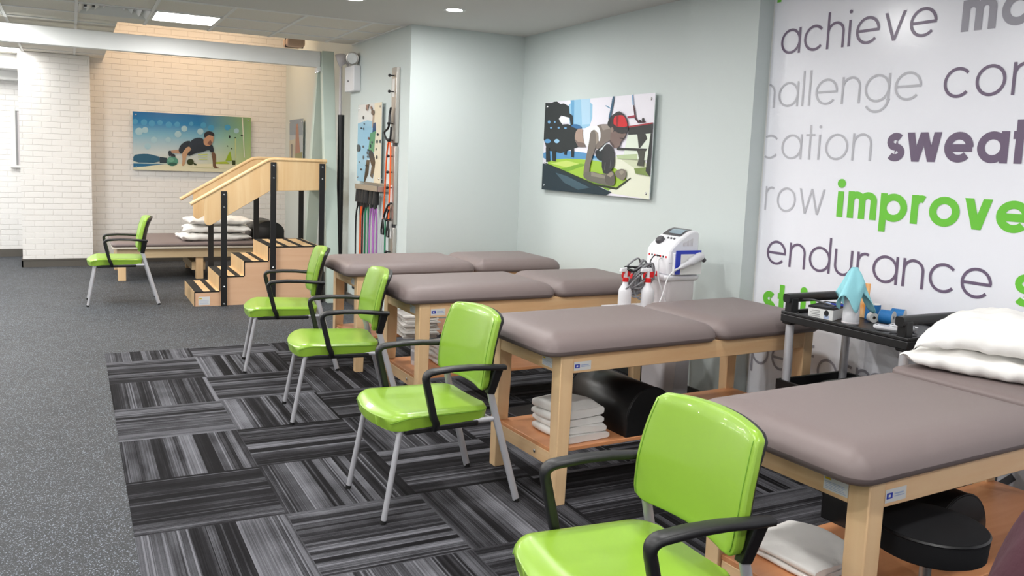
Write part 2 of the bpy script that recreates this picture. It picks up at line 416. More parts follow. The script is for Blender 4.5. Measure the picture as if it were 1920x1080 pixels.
# window in far wall, cropped by the column
mb = MB()
for a, b in (((-.93, 6.72, 1.26), (-.87, 6.765, 2.06)), ((-.8699, 6.72, 2.0), (-.4, 6.765, 2.06)), ((-.94, 6.70, 1.23), (-.4, 6.765, 1.2599))): mb.box(a, b)
w = struct('window_1', mb, M['white'], bevel=.004)
g = MB().box((-.847, 6.74, 1.26), (-.4, 6.752, 2.0)).build('pane', M['cgrey'], w); MB().box((-.8695, 6.735, 1.26), (-.848, 6.757, 2.0)).build('gasket', M['greyink'], w)
for i, (a, b) in enumerate(((-4.2, -.6), (-.2, 3.3))):
    mb = MB()
    for x in (a, (a+b)/2-.03, b-.06): mb.box((x, YR-.1, .5), (x+.06, YR-.04, 2.4))
    mb.box((a, YR-.1, .5), (b, YR-.04, .56)).box((a, YR-.1, 2.34), (b, YR-.04, 2.4))
    struct('window_%d' % (i+2), mb, M['alu'], smooth=False)  # frames of the unseen openings added to let in fill light

# ------------------------------------------------------------------ light fixtures
def downlight(x, y, label, group='round recessed downlights behind the viewer'):
    t = thing('recessed_downlight', label, 'downlight', (x, y, H), 0, group)
    MB().lathe([(.062, 0), (.062, -.004), (.085, -.005), (.088, -.001), (.088, .0)], seg=28, cap=False).build('trim_ring', M['white'], t)
    MB().lathe([(.001, -.0025), (.063, -.0025)], seg=28, cap=True).build('lens', M['glow'], t)
    light_area('lamp', t, (0, 0, -.012), .12, DOWNLIGHT_W, (1, .99, .98))
downlight(2.45, -.50, 'bright round downlight in the plain ceiling near the corner of the two sage walls', None)
downlight(1.67, -.46, 'round downlight cut by the top edge of the photo, left of the full one', None)
for y in (-2.2, -3.9, -5.6, -7.4):
    for x in (-2.9, -1.3, .3, 1.9): downlight(x, y, 'round recessed downlight in the plain ceiling above the view')
for x in (-2.9, -.9): downlight(x, -.46, 'round recessed downlight in the plain ceiling above the view')
def troffer(x, y, label, wx=GX, group=None, watt=None):
    t = thing('ceiling_light_panel', label, 'ceiling light', (x, y, H), 0, group)
    a, b = wx/2-.014, GY/2-.014
    MB().box((-a, -b, -.006), (-a+.018, b, .002)).box((a-.018, -b, -.006), (a, b, .002)).box((-a, -b, -.006), (a, -b+.018, .002)).box((-a, b-.018, -.006), (a, b, .002)).build('frame', M['white'], t, smooth=False)
    MB().box((-a+.018, -b+.018, -.004), (a-.018, b-.018, .0)).build('diffuser', M['glow'], t, smooth=False)
    light_area('lamp', t, (0, 0, -.012), wx-.08, watt or TROFFER_W, (1, .99, .975), 'RECTANGLE', sy=GY-.06)
gx = lambda k: GX0+GX*(k+.5)
gy = lambda k: 1.1+GY*(k+.5)
troffer(gx(1), gy(0), 'square glowing ceiling panel beside the air vent')
troffer(gx(-2), gy(1), 'square glowing ceiling panel at the upper left edge, above the white beam')
troffer(gx(-2), gy(7), 'square glowing ceiling panel next to the white brick column', watt=13)
for kx, ky in ((-5, 1), (-5, 4), (-5, 7), (-2, 4)): troffer(gx(kx), gy(ky), 'square ceiling light panel beyond the left edge of the view', group='ceiling panels outside the view')
# air vent
t = thing('ceiling_air_vent', 'square louvred air diffuser in the ceiling grid above the white beam', 'air vent', (gx(0), gy(0), H))
for i in range(4):
    r = .27-.062*i; z0 = -.008+.010*i
    mb = MB(); q = r-.045
    o = [(-r, -r), (r, -r), (r, r), (-r, r)]; n_ = [(-q, -q), (q, -q), (q, q), (-q, q)]
    for k in range(4):
        j = (k+1) % 4
        mb.poly([(*o[k], z0), (*o[j], z0), (*n_[j], z0+.04), (*n_[k], z0+.04)])
        mb.poly([(*o[k], z0), (*o[j], z0), (*o[j], z0+.003), (*o[k], z0+.003)])
    mb.build('louver', M['white'], t, smooth=False)
MB().box((-.27, -.27, .05), (.27, .27, .055)).build('backing', M['blackmetal'], t, smooth=False)
# warm lamps inside the raised bay, fixed to the bulkhead
for x, lab in ((.75, 'warm strip lamp hidden in the raised ceiling bay, above the poster of the man'), (1.75, 'warm strip lamp hidden in the raised ceiling bay, near the gantry post')):
    t = thing('bay_lamp', lab, 'lamp', (x, 5.0, H+.84))
    MB().box((-.4, -.05, 0), (.4, .05, .06)).build('housing', M['white'], t, bevel=.005)
    MB().box((-.38, -.04, -.012), (.38, .04, 0)).build('diffuser', M['glowwarm'], t)
    light_area('lamp', t, (0, 0, -.02), .76, COVE_W, (1, .70, .46), 'RECTANGLE', sy=.08)
t = thing('bay_duct', 'pinkish square duct glimpsed through the ceiling opening above the gantry beam', 'duct', (2.32, 4.2, 2.93))
MB().box((-.10, -.14, -.05), (.12, .14, .06)).build('duct_body', M['pink'], t, bevel=.03)
MB().box((-.104, -.012, -.054), (.124, .012, .064)).build('joint_band', M['dgrey'], t)
MB().box((.02, -.02, .06), (.06, .02, .66)).build('hanger', M['alu'], t)

# ------------------------------------------------------------------ mural with lettering (stroke letters)
def arc(cx, cy, rx, a0, a1, n=20, ry=None):
    ry = rx if ry is None else ry
    return [(cx+rx*math.cos(math.radians(a0+(a1-a0)*k/n)), cy+ry*math.sin(math.radians(a0+(a1-a0)*k/n))) for k in range(n+1)]
ASC = 1.38
def glyph(ch, w):
    """strokes (centre lines) in x-height units; returns strokes, advance width"""
    h = w/2; R = .5-h
    circ = arc(.5, .5, R, 0, 360, 36)
    if ch == 'a': return [circ, [(1-h, 0), (1-h, 1)]], 1.0
    if ch == 'd': return [circ, [(1-h, 0), (1-h, ASC)]], 1.0
    if ch == 'p': return [circ, [(h, -.38), (h, 1)]], 1.0
    if ch == 'g': return [circ, [(1-h, 1), (1-h, .1)] + arc(.5, .1, .5-h, 0, -150, 16, .48-h)], 1.0
    if ch == 'o': return [circ], 1.0
    if ch == 'c': return [arc(.5, .5, R, 42, 318, 28)], .92
    if ch == 'e': return [arc(.5, .5, R, 0, 318, 32), [(w*.6, .5-h*.2), (1-h*.3, .5-h*.2)]], 1.0
    if ch == 'h': return [[(h, 0), (h, ASC)], [(h, .42)] + arc(.40, .60, .40-h, 180, 0, 16, .4-h) + [(.8-h, 0)]], .8
    if ch == 'n': return [[(h, 0), (h, 1)], [(h, .42)] + arc(.40, .60, .40-h, 180, 0, 16, .4-h) + [(.8-h, 0)]], .8
    if ch == 'u': return [[(.8-h, 0), (.8-h, 1)], [(h, 1)] + arc(.40, .40, .40-h, 180, 360, 16) + [(.8-h, .58)]], .8
    if ch == 'm': 
        return [[(h, 0), (h, 1)], [(h, .5)] + arc(.35, .67, .35-h, 180, 0, 14, .33-h) + [(.7-h, 0)], [(.7-h, .5)] + arc(1.05-w, .67, .35-h, 180, 0, 14, .33-h) + [(1.4-w-h, 0)]], 1.4-w
    if ch == 'i': return [[(h, 0), (h, .97)], 'dot'], w
    if ch == 'l': return [[(h, 0), (h, ASC)]], w
    if ch == 't': return [[(.2, 0), (.2, ASC*.98)], [(0, 1-h), (.42, 1-h)]], .42
    if ch == 'f': return [[(.18, 0), (.18, 1.12)] + arc(.18+.2, 1.12, .2, 180, 80, 8, .26-h), [(0, 1-h), (.42, 1-h)]], .45
    if ch == 'r': return [[(h, 0), (h, 1)], [(h, .5)] + arc(.34, .62, .34-h, 180, 62, 10, .38-h)], .5
    q = w*1.1
    def leg(a, b): return ('poly', [(a, 1), (a+q, 1), (b+q/2, 0), (b-q/2, 0)])
    if ch == 'v': return [leg(0, .42), leg(.84-q, .42)], .84
    if ch == 'w':
        a, b, m_ = .33+w*.15, .95+w*.05, (1.28-q)/2
        return [leg(0, a), leg(m_, a), leg(m_, b), leg(1.28-q, b)], 1.28
    if ch == 'k': return [[(h, 0), (h, ASC)], [(.72, 1), (h, .36)], [(.3, .55), (.76, 0)]], .76
    if ch == 's':
        r = .25-h*.5
        return [arc(.31, 1-h-r, .27-h*.4, 40, 270, 14, r) + arc(.31, h+r, .29-h*.4, 90, -145, 14, r)], .62
    return [], .3
def stroke_mesh(mb, pts, w, f):
    P = [Vector((p[0], p[1])) for p in pts]
    closed = (P[0]-P[-1]).length < 1e-6
    if closed: P = P[:-1]
    n = len(P); L = []; Rr = []
    for i in range(n):
        a = P[(i-1) % n] if (closed or i > 0) else None; b = P[(i+1) % n] if (closed or i < n-1) else None
        d1 = (P[i]-a).normalized() if a is not None else None; d2 = (b-P[i]).normalized() if b is not None else None
        if d1 is None: d1 = d2
        if d2 is None: d2 = d1
        n1, n2 = Vector((-d1.y, d1.x)), Vector((-d2.y, d2.x)); m = (n1+n2)
        m = m.normalized() if m.length > 1e-6 else n1
        k = min(1/max(m.dot(n1), .35), 2.2)
        L.append(mb.v(f(P[i]+m*k*w/2))); Rr.append(mb.v(f(P[i]-m*k*w/2)))
    for i in range(n if closed else n-1):
        j = (i+1) % n; mb.face([L[i], L[j], Rr[j], Rr[i]])
def word(text, y0, z, xh, w, m, parent, sx=1.0, gap=.17, y1=None, label=None):
    """text on the mural plane starting at wall coordinate y0 (reading towards -y); y1 = measured end"""
    gl = []; x = 0
    for ch in text:
        st, adv = glyph(ch, w)
        gl.append((x, st)); x += adv+gap+(.06 if ch in 'il' else 0)
    tot = x-gap
    if y1 is not None: sx = (y0-y1)/(tot*xh)
    mb = MB()
    lay = [0]
    def place(x0):
        lay[0] += 1; d = -.00012*(lay[0] % 4)
        return lambda p: (d, y0-(x0+p[0])*xh*sx, z+p[1]*xh)
    for x0, st in gl:
        for s_ in st:
            if s_[0] == 'poly':
                f_ = place(x0); mb.poly([f_(p) for p in s_[1]])
            elif s_ == 'dot': stroke_mesh(mb, arc(w/2, 1.27, w*.34, 0, 360, 20), w*.68, place(x0))
            else: stroke_mesh(mb, s_, w, place(x0))
    # keep only what lies on the sheet
    kill = [fc for fc in mb.bm.faces if fc.calc_center_median().y > -2.66]
    bmesh.ops.delete(mb.bm, geom=kill, context='FACES')
    o = mb.build('lettering', m, parent, smooth=False); o.location = (-.004, 0, 0)
    if label: o['label'] = label
    return o
mu = thing('wall_graphic', 'glossy white wall mural printed with purple, grey and green exercise words', 'wall mural', (XM, 0, 0))
MB().box((-.002, YR+.1, bb), (.001, -2.655, H-.004)).build('sheet', M['mural'], mu, smooth=False)
XH = .146
word('achieve', -2.727, 2.253, XH, .105, M['purple'], mu, y1=-3.744, label='thin plum word achieve')
word('mo', -3.873, 2.253, XH, .25, M['midgrey'], mu, label='bold grey word starting with mo')
word('hallenge', -2.585, 1.944, XH, .085, M['greyv'], mu, y1=-3.693, label='thin pale grey word challenge with its start hidden')
word('con', -3.811, 1.944, XH, .105, M['purple'], mu, gap=.19, label='plum word starting with con')
word('cation', -2.62, 1.637, XH, .085, M['greyv'], mu, y1=-3.43, label='thin pale grey word ending in cation')
word('sweat', -3.528, 1.637, XH, .25, M['purple'], mu, sx=1.02, gap=.12, label='bold plum word sweat')
word('row', -2.69, 1.325, XH, .085, M['greyv'], mu, y1=-3.146, label='thin pale grey word grow with its start hidden')
word('improve', -3.236, 1.325, XH, .25, M['greenv'], mu, y1=-4.30, gap=.13, label='bold bright green word improve')
word('endurance', -2.738, 1.002, XH, .1, M['purple'], mu, y1=-4.154, label='thin plum word endurance')
word('s', -4.262, 1.002, XH, .22, M['greenv'], mu, label='green letter cut by the right edge')
word('strive', -2.74, .69, XH, .25, M['greenv'], mu, y1=-3.40, gap=.13, label='bold green word strive behind the trolley')
word('perform', -2.672, .37, XH*1.03, .1, M['midgrey'], mu, sx=.95, label='thin grey word perform low on the wall')
word('k', -4.243, .08, XH, .22, M['darkgreyv'], mu, label='dark grey letter low on the wall behind the front table')
word('p', -2.672, 2.60, XH*.62, .35, M['greenv'], mu, label='green letter cut by the top edge')

# ------------------------------------------------------------------ printed posters
def homog(src):
    A = []; dst = [(0, 1), (1, 1), (1, 0), (0, 0)]
    for (x, y), (u, v) in zip(src, dst):
        A.append([x, y, 1, 0, 0, 0, -u*x, -u*y, -u]); A.append([0, 0, 0, x, y, 1, -v*x, -v*y, -v])
    h = np.linalg.svd(np.array(A, float))[2][-1].reshape(3, 3)
    def f(p):
        q = h @ np.array([p[0], p[1], 1.0]); return (min(max(q[0]/q[2], 0), 1), min(max(q[1]/q[2], 0), 1))
    return f
def chaikin(p, n=2):
    for _ in range(n):
        q = []
        for i in range(len(p)):
            a, b = p[i], p[(i+1) % len(p)]
            q += [(a[0]*.75+b[0]*.25, a[1]*.75+b[1]*.25), (a[0]*.25+b[0]*.75, a[1]*.25+b[1]*.75)]
        p = q
    return p
def ell(cx, cy, rx, ry, n=20): return [(cx+rx*math.cos(2*PI*k/n), cy+ry*math.sin(2*PI*k/n)) for k in range(n)]
def poster(name, label, P0, U, V, N, corners, polys, bgmat, standoff=.03, smooth=True):
    """P0 = lower left corner of the front face, U,V edge vectors, N outward normal"""
    t = thing(name, label, 'poster', P0)
    U, V, N = Vector(U), Vector(V), Vector(N)
    mb = MB(); th = .006
    mb.hexa([tuple(-N*th), tuple(U-N*th), tuple(U+V-N*th), tuple(V-N*th), (0, 0, 0), tuple(U), tuple(U+V), tuple(V)])
    mb.build('panel', M['glassy'], t, smooth=False)
    f = homog(corners); mats = [bgmat]; idx = {}
    mb = MB(); e = .0004
    mb.poly([tuple(N*e), tuple(U+N*e), tuple(U+V+N*e), tuple(V+N*e)])
    for i, (rgb, pts) in enumerate(polys):
        if rgb not in idx:
            idx[rgb] = len(mats); mats.append(mat('print_%d_%d_%d' % rgb, rgb, .18))
        mb.mi = idx[rgb]; k = e*(2+i*.5)
        if 6 <= len(pts) <= 19 and smooth: pts = chaikin(pts, 1)
        q = [f(p) for p in pts]
        mb.poly([tuple(U*u+V*v+N*k) for u, v in q])
    mb.build('print', mats, t, smooth=False)
    L, Hh = U.length, V.length
    for u, v in ((.04/L, .04/Hh), (1-.04/L, .04/Hh), (.04/L, 1-.04/Hh), (1-.04/L, 1-.04/Hh)):
        p = U*u+V*v
        MB().tube([p-N*(standoff+.004), p+N*.004, p+N*.008], [.011, .011, .007], 12).build('standoff', M['chrome'], t)
    return t
def grad_print(name, stops_v, right, amt):
    """printed picture colours: vertical ramp blended to another hue to the right (u along x)"""
    m = bpy.data.materials.new(name); m.use_nodes = True; B = NB(m); b = m.node_tree.nodes['Principled BSDF']; b.inputs['Roughness'].default_value = .18
    tc = B.n('TexCoord'); sp = B.n('SeparateXYZ'); B.L.new(tc.outputs['Object'], sp.inputs[0])
    c = B.ramp(B.m('DIVIDE', sp.outputs[2], .785), stops_v)
    mx = B.n('Mix'); mx.data_type = 'RGBA'
    f = B.m('MULTIPLY', B.m('SMOOTHSTEP' if False else 'MAXIMUM', B.m('DIVIDE', B.m('SUBTRACT', sp.outputs[0], amt[0]), amt[1]), 0.0), .9)
    B.L.new(B.m('MINIMUM', f, .92), mx.inputs['Factor']); B.L.new(c, mx.inputs['A']); mx.inputs['B'].default_value = lin(right)
    B.L.new(mx.outputs['Result'], b.inputs['Base Color']); return m
bgm = grad_print('sky_print', [(.0, (222, 220, 198)), (.3, (198, 208, 208)), (.62, (120, 175, 200)), (.82, (10, 120, 180)), (1, (0, 100, 165))], (165, 195, 75), (.85, .9))
bok = (132, 186, 208)
bokeh = [((cx, cy), r) for cx, cy, r in ((330, 325, 45), (220, 310, 45), (445, 315, 38), (570, 345, 46), (690, 340, 40), (95, 300, 40), (150, 440, 55), (235, 420, 45), (890, 330, 30), (1065, 350, 42), (1175, 390, 45), (1410, 380, 42), (1020, 440, 45), (1540, 430, 38), (360, 560, 45), (560, 560, 40), (270, 650, 45), (700, 480, 48), (790, 400, 44))]
man = [((66, 150, 194) if c[1] < 400 else (160, 196, 208), ell(c[0], c[1], r, r*.98)) for c, r in bokeh]
man += [
    ((18, 84, 112), [(62, 775), (180, 757), (300, 760), (420, 795), (440, 800), (440, 890), (64, 885)]),
    ((24, 46, 56), [(440, 802), (545, 815), (540, 892), (440, 890)]),
    ((196, 214, 205), [(64, 880), (560, 892), (560, 902), (64, 892)]),
    ((18, 100, 142), [(66, 893), (510, 905), (200, 940), (68, 946)]),
    ((224, 221, 192), [(68, 946), (240, 938), (520, 905), (1000, 900), (1752, 915), (1752, 1035), (68, 985)]),
    ((150, 180, 40), [(1380, 860), (1420, 770), (1450, 720), (1475, 860)]), ((170, 190, 60), [(1230, 880), (1400, 870), (1440, 905), (1240, 905)]),
    ((190, 205, 110), [(985, 765), (1125, 760), (1125, 772), (985, 778)]), ((190, 205, 110), [(985, 800), (1120, 795), (1120, 806), (985, 812)]), ((190, 205, 110), [(1000, 835), (1120, 830), (1120, 842), (1000, 846)]),
    ((52, 62, 20), [(1480, 852), (1525, 855), (1525, 922), (1480, 922)]),
    ((222, 226, 210), [(1616, 240), (1632, 240), (1664, 815), (1650, 815)]), ((205, 215, 150), [(1518, 530), (1528, 530), (1530, 820), (1520, 820)]),
    ((20, 30, 30), ell(1441, 515, 12, 20)), ((20, 30, 30), ell(1618, 497, 18, 8)), ((30, 40, 30), ell(1523, 530, 14, 8)), ((60, 70, 40), ell(1410, 648, 8, 10)), ((60, 70, 40), ell(1470, 685, 8, 10)),
    ((205, 206, 165), [(820, 940), (1200, 955), (1440, 978), (1100, 965)]),
    ((178, 140, 112), [(598, 712), (710, 698), (725, 756), (610, 745)]),
    ((26, 34, 40), [(558, 720), (598, 708), (612, 755), (655, 762), (668, 808), (612, 815), (598, 780), (572, 802)]),
    ((74, 140, 118), ell(618, 865, 82, 68)), ((105, 165, 140), ell(600, 845, 45, 32)), ((40, 90, 75), ell(625, 905, 60, 22)),
    ((50, 62, 34), ell(876, 875, 50, 45)), ((50, 62, 34), [(915, 885), (965, 905), (972, 920), (930, 920)]),
    ((18, 26, 36), [(704, 715), (725, 650), (762, 608), (820, 575), (885, 573), (860, 650), (800, 720), (742, 765)]),
    ((22, 30, 40), [(820, 768), (895, 695), (1000, 735), (930, 760), (862, 788)]),
    ((28, 38, 50), [(842, 632), (880, 580), (920, 545), (990, 525), (1062, 540), (1070, 600), (1120, 640), (1190, 612), (1222, 728), (1172, 742), (1148, 702), (1080, 722), (1000, 746), (930, 742), (890, 690)]),
    ((192, 152, 118), [(842, 642), (897, 690), (832, 752), (806, 850), (786, 930), (752, 932), (766, 830), (752, 752)]),
    ((112, 84, 64), [(1174, 742), (1218, 730), (1246, 790), (1234, 880), (1245, 945), (1305, 966), (1200, 968), (1198, 850)]),
    ((188, 142, 110), [(1064, 560), (1085, 530), (1130, 482), (1212, 502), (1204, 585), (1168, 642), (1110, 650), (1066, 620)]),
    ((34, 28, 28), [(1068, 522), (1078, 455), (1140, 430), (1205, 452), (1226, 495), (1205, 508), (1132, 486), (1098, 528)]),
    ((120, 84, 70), [(1130, 590), (1165, 560), (1190, 600), (1165, 640), (1120, 620)]),
]
poster('wall_poster', 'wide acrylic print of a man doing push-ups under blue sky, on the white brick wall', (.556, YF-.04, 1.262), (1.56, 0, 0), (0, 0, .785), (0, -1, 0), [(60, 155), (1752, 240), (1752, 1036), (68, 985)], man, bgm)
skin = (122, 110, 102)
wom = [
    ((150, 196, 224), [(313, 137), (522, 117), (516, 350), (440, 390), (330, 370), (316, 300)]), ((108, 166, 206), [(330, 136), (362, 133), (360, 350), (345, 350)]), ((178, 212, 234), [(420, 128), (500, 120), (498, 345), (430, 350)]),
    ((226, 229, 208), [(480, 640), (740, 630), (1040, 800), (1010, 1000), (690, 950)]), ((205, 212, 180), [(750, 640), (960, 640), (1030, 760), (900, 740)]),
    ((88, 146, 192), [(96, 580), (300, 575), (500, 600), (620, 660), (400, 690), (250, 690), (95, 660)]), ((150, 190, 215), [(300, 660), (620, 640), (600, 680), (380, 690)]),
    ((158, 196, 62), [(98, 680), (240, 645), (480, 655), (620, 675), (862, 812), (700, 935), (480, 850), (250, 760)]), ((196, 216, 110), [(160, 690), (300, 665), (440, 700), (300, 725)]), ((122, 168, 44), [(240, 740), (420, 690), (470, 700), (300, 765)]), ((128, 170, 50), [(470, 830), (640, 840), (700, 900), (660, 925)]),
    ((20, 40, 52), [(90, 690), (140, 700), (690, 940), (640, 975), (82, 918)]), ((62, 86, 98), [(200, 770), (300, 800), (500, 900), (400, 920), (280, 860)]),
    ((34, 44, 18), [(96, 686), (112, 680), (690, 930), (852, 806), (860, 820), (690, 950)]),
    ((34, 36, 38), [(114, 160), (170, 160), (190, 150), (215, 148), (245, 170), (275, 165), (318, 190), (322, 250), (350, 270), (356, 350), (335, 362), (325, 290), (250, 270), (230, 300), (262, 350), (310, 345), (345, 360), (400, 380), (380, 480), (400, 545), (250, 600), (130, 575), (100, 480)]),
    ((236, 238, 242), [(250, 272), (322, 290), (328, 345), (290, 332), (262, 350), (230, 304)]), ((120, 170, 210), ell(147, 328, 12, 14)), ((120, 170, 210), ell(197, 328, 7, 9)), ((90, 150, 200), ell(135, 495, 28, 18)), ((150, 195, 225), ell(215, 495, 22, 18)), ((110, 160, 200), ell(165, 378, 10, 8)), ((110, 160, 200), ell(232, 378, 10, 8)), ((110, 160, 200), ell(290, 380, 12, 8)),
    ((52, 108, 158), [(335, 362), (360, 345), (400, 347), (440, 376), (395, 388), (360, 375)]),
    ((28, 30, 33), [(120, 550), (152, 555), (158, 672), (122, 678)]), ((28, 30, 33), [(176, 575), (208, 575), (206, 672), (178, 668)]), ((28, 30, 33), [(338, 560), (366, 560), (362, 636), (342, 634)]), ((28, 30, 33), [(284, 575), (304, 575), (300, 615), (280, 612)]),
    ((52, 92, 120), [(698, 102), (718, 100), (692, 250), (672, 310), (660, 300), (682, 210)]), ((90, 140, 170), [(640, 180), (684, 204), (682, 212), (638, 188)]),
    ((66, 20, 40), [(874, 178), (888, 180), (906, 322), (985, 318), (985, 330), (895, 336)]), ((150, 36, 62), [(826, 278), (896, 264), (896, 286), (830, 292)]), ((30, 25, 28), ell(962, 308, 10, 20)), ((30, 25, 28), ell(935, 318, 8, 14)), ((100, 150, 190), [(866, 90), (874, 90), (882, 180), (872, 178)]),
    ((222, 232, 216), [(830, 440), (1030, 425), (1000, 660), (790, 640)]), ((180, 198, 152), [(735, 615), (915, 605), (915, 655), (745, 645)]),
    ((32, 35, 36), [(838, 372), (1052, 336), (1046, 422), (920, 432), (836, 436)]), ((160, 36, 48), [(836, 362), (1052, 328), (1052, 340), (838, 376)]),
    ((36, 38, 36), [(914, 430), (985, 428), (1000, 470), (940, 552), (928, 552)]), ((40, 42, 38), [(740, 550), (1000, 558), (990, 580), (740, 570)]), ((62, 64, 54), [(914, 575), (985, 575), (968, 712), (912, 705), (930, 640)]), ((120, 142, 70), [(888, 730), (990, 720), (1024, 798), (900, 775)]), ((32, 36, 36), [(1030, 425), (1050, 425), (1024, 802), (988, 752)]),
    ((30, 34, 38), [(550, 580), (590, 560), (640, 520), (640, 640), (600, 670), (560, 640)]), ((225, 232, 236), [(585, 575), (650, 510), (655, 520), (600, 580)]),
    ((168, 144, 130), [(392, 386), (446, 384), (440, 450), (472, 546), (405, 545), (370, 470)]), ((120, 102, 96), [(372, 470), (405, 545), (470, 546), (455, 510), (400, 500)]),
    (skin, [(560, 360), (600, 345), (690, 345), (705, 480), (650, 500), (590, 560), (556, 566)]), ((150, 138, 130), [(600, 350), (680, 348), (690, 380), (620, 400)]),
    ((236, 237, 240), [(446, 386), (560, 354), (590, 376), (603, 440), (590, 505), (575, 470), (580, 430), (545, 392), (512, 412), (505, 480), (520, 525), (480, 552), (452, 490)]),
    ((118, 108, 100), [(505, 480), (510, 415), (545, 390), (580, 425), (585, 490), (550, 560), (505, 715), (506, 760), (452, 822), (454, 740), (480, 610)]), ((150, 138, 126), [(545, 392), (580, 425), (584, 490), (560, 530), (560, 440)]),
    ((108, 104, 94), [(448, 775), (505, 752), (640, 792), (722, 768), (728, 868), (694, 888), (600, 868), (460, 828)]), ((140, 134, 120), [(520, 762), (640, 795), (640, 820), (520, 800)]),
    ((124, 116, 104), [(724, 760), (755, 742), (790, 733), (822, 748), (822, 798), (802, 836), (770, 826), (730, 800)]), ((92, 86, 78), [(640, 790), (690, 745), (722, 770), (724, 850), (690, 886), (640, 860)]), ((150, 140, 124), [(655, 790), (695, 760), (715, 780), (690, 810)]), ((150, 142, 126), [(760, 760), (790, 745), (808, 765), (780, 790)]),
    ((44, 42, 46), [(614, 560), (665, 505), (718, 560), (722, 690), (700, 740), (690, 755), (660, 782), (612, 770)]), ((96, 96, 98), [(640, 680), (646, 680), (640, 750), (636, 750)]), ((96, 96, 98), [(690, 650), (696, 650), (686, 730), (682, 730)]),
    ((118, 96, 90), [(690, 400), (725, 390), (830, 418), (802, 470), (775, 500), (764, 545), (722, 558), (682, 505)]), ((84, 66, 64), [(682, 480), (720, 530), (722, 558), (682, 510)]), ((60, 45, 45), [(765, 462), (806, 468), (800, 478), (770, 474)]),
    ((42, 36, 40), [(656, 352), (680, 288), (730, 245), (762, 230), (800, 258), (830, 300), (842, 420), (770, 432), (725, 402), (700, 425), (688, 375)]), ((140, 120, 110), ell(702, 395, 13, 24)),
    ((206, 14, 30), [(714, 282), (760, 266), (804, 268), (834, 335), (832, 374), (714, 364)]), ((140, 8, 22), [(740, 275), (760, 268), (752, 366), (738, 364)]), ((40, 34, 38), [(752, 262), (765, 232), (800, 256), (806, 270)]),
]
poster('wall_poster', 'large acrylic print of a woman in a red headband planking, on the sage wall', (XA-.035, -.107, 1.329), (0, -1.55, 0), (0, 0, .755), (-1, 0, 0), [(113, 157), (1062, 70), (1012, 1000), (82, 918)], wom, mat('lilac_white_print', (234, 231, 240), .18))
cl = [((150, 190, 212), [(671, 232), (690, 226), (716, 232), (716, 343), (671, 341)]), ((200, 214, 220), [(690, 300), (717, 290), (717, 343), (685, 343)]),
      ((224, 214, 190), [(703, 196), (717, 193), (717, 343), (704, 343)]), ((170, 150, 130), [(700, 215), (704, 215), (702, 240), (699, 240)]),
      ((40, 70, 110), [(701, 232), (706, 230), (707, 250), (700, 250)]), ((98, 150, 104), [(696, 250), (706, 246), (704, 285), (693, 282)]), ((60, 50, 44), [(692, 285), (700, 280), (707, 300), (705, 318), (700, 312), (696, 300)]), ((70, 60, 50), [(690, 300), (696, 300), (694, 325), (688, 343), (685, 343)]), ((90, 78, 66), [(700, 310), (706, 312), (702, 335), (697, 330)])]
random.seed(3)
for k in range(26):
    x = 673+random.random()*42; y = 200+random.random()*138
    cl.append((random.choice([(60, 60, 62), (120, 84, 70), (90, 92, 96), (40, 44, 50)]), ell(x, y, .8+random.random()*1.1, 1.5+random.random()*2.4, 8)))
cl.append(((140, 110, 100), [(688, 199), (694, 197), (691, 210)])); cl.append(((70, 68, 70), ell(674, 278, 4, 7, 12))); cl.append(((86, 70, 60), ell(701, 212, 3, 5, 10)))
poster('wall_poster', 'print of a climber on a climbing wall, beside the metal exercise rail', (XB-.035, 1.735, 1.312), (0, -.73, 0), (0, 0, .757), (-1, 0, 0), [(672, 198), (716.5, 194), (716.5, 343), (671, 341)], cl, mat('pale_print', (214, 216, 214), .18))
p3 = [((110, 130, 150), [(545, 225), (570, 220), (570, 250), (545, 252)]), ((150, 96, 70), [(557, 232), (561, 230), (566, 290), (556, 290)]), ((176, 170, 150), [(545, 262), (556, 258), (556, 297), (545, 297)]), ((120, 120, 60), [(556, 285), (570, 280), (570, 297), (556, 297)]), ((90, 86, 80), [(548, 268), (551, 268), (551, 297), (548, 297)])]
poster('wall_poster', 'small far print of a rock spire, on the warm-lit wall behind the handrails', (XC-.035, 5.50, 1.42), (0, -.76, 0), (0, 0, .61), (-1, 0, 0), [(545, 225), (570, 220), (570, 303), (545, 303)], p3, mat('grey_sky_print', (160, 172, 182), .18))

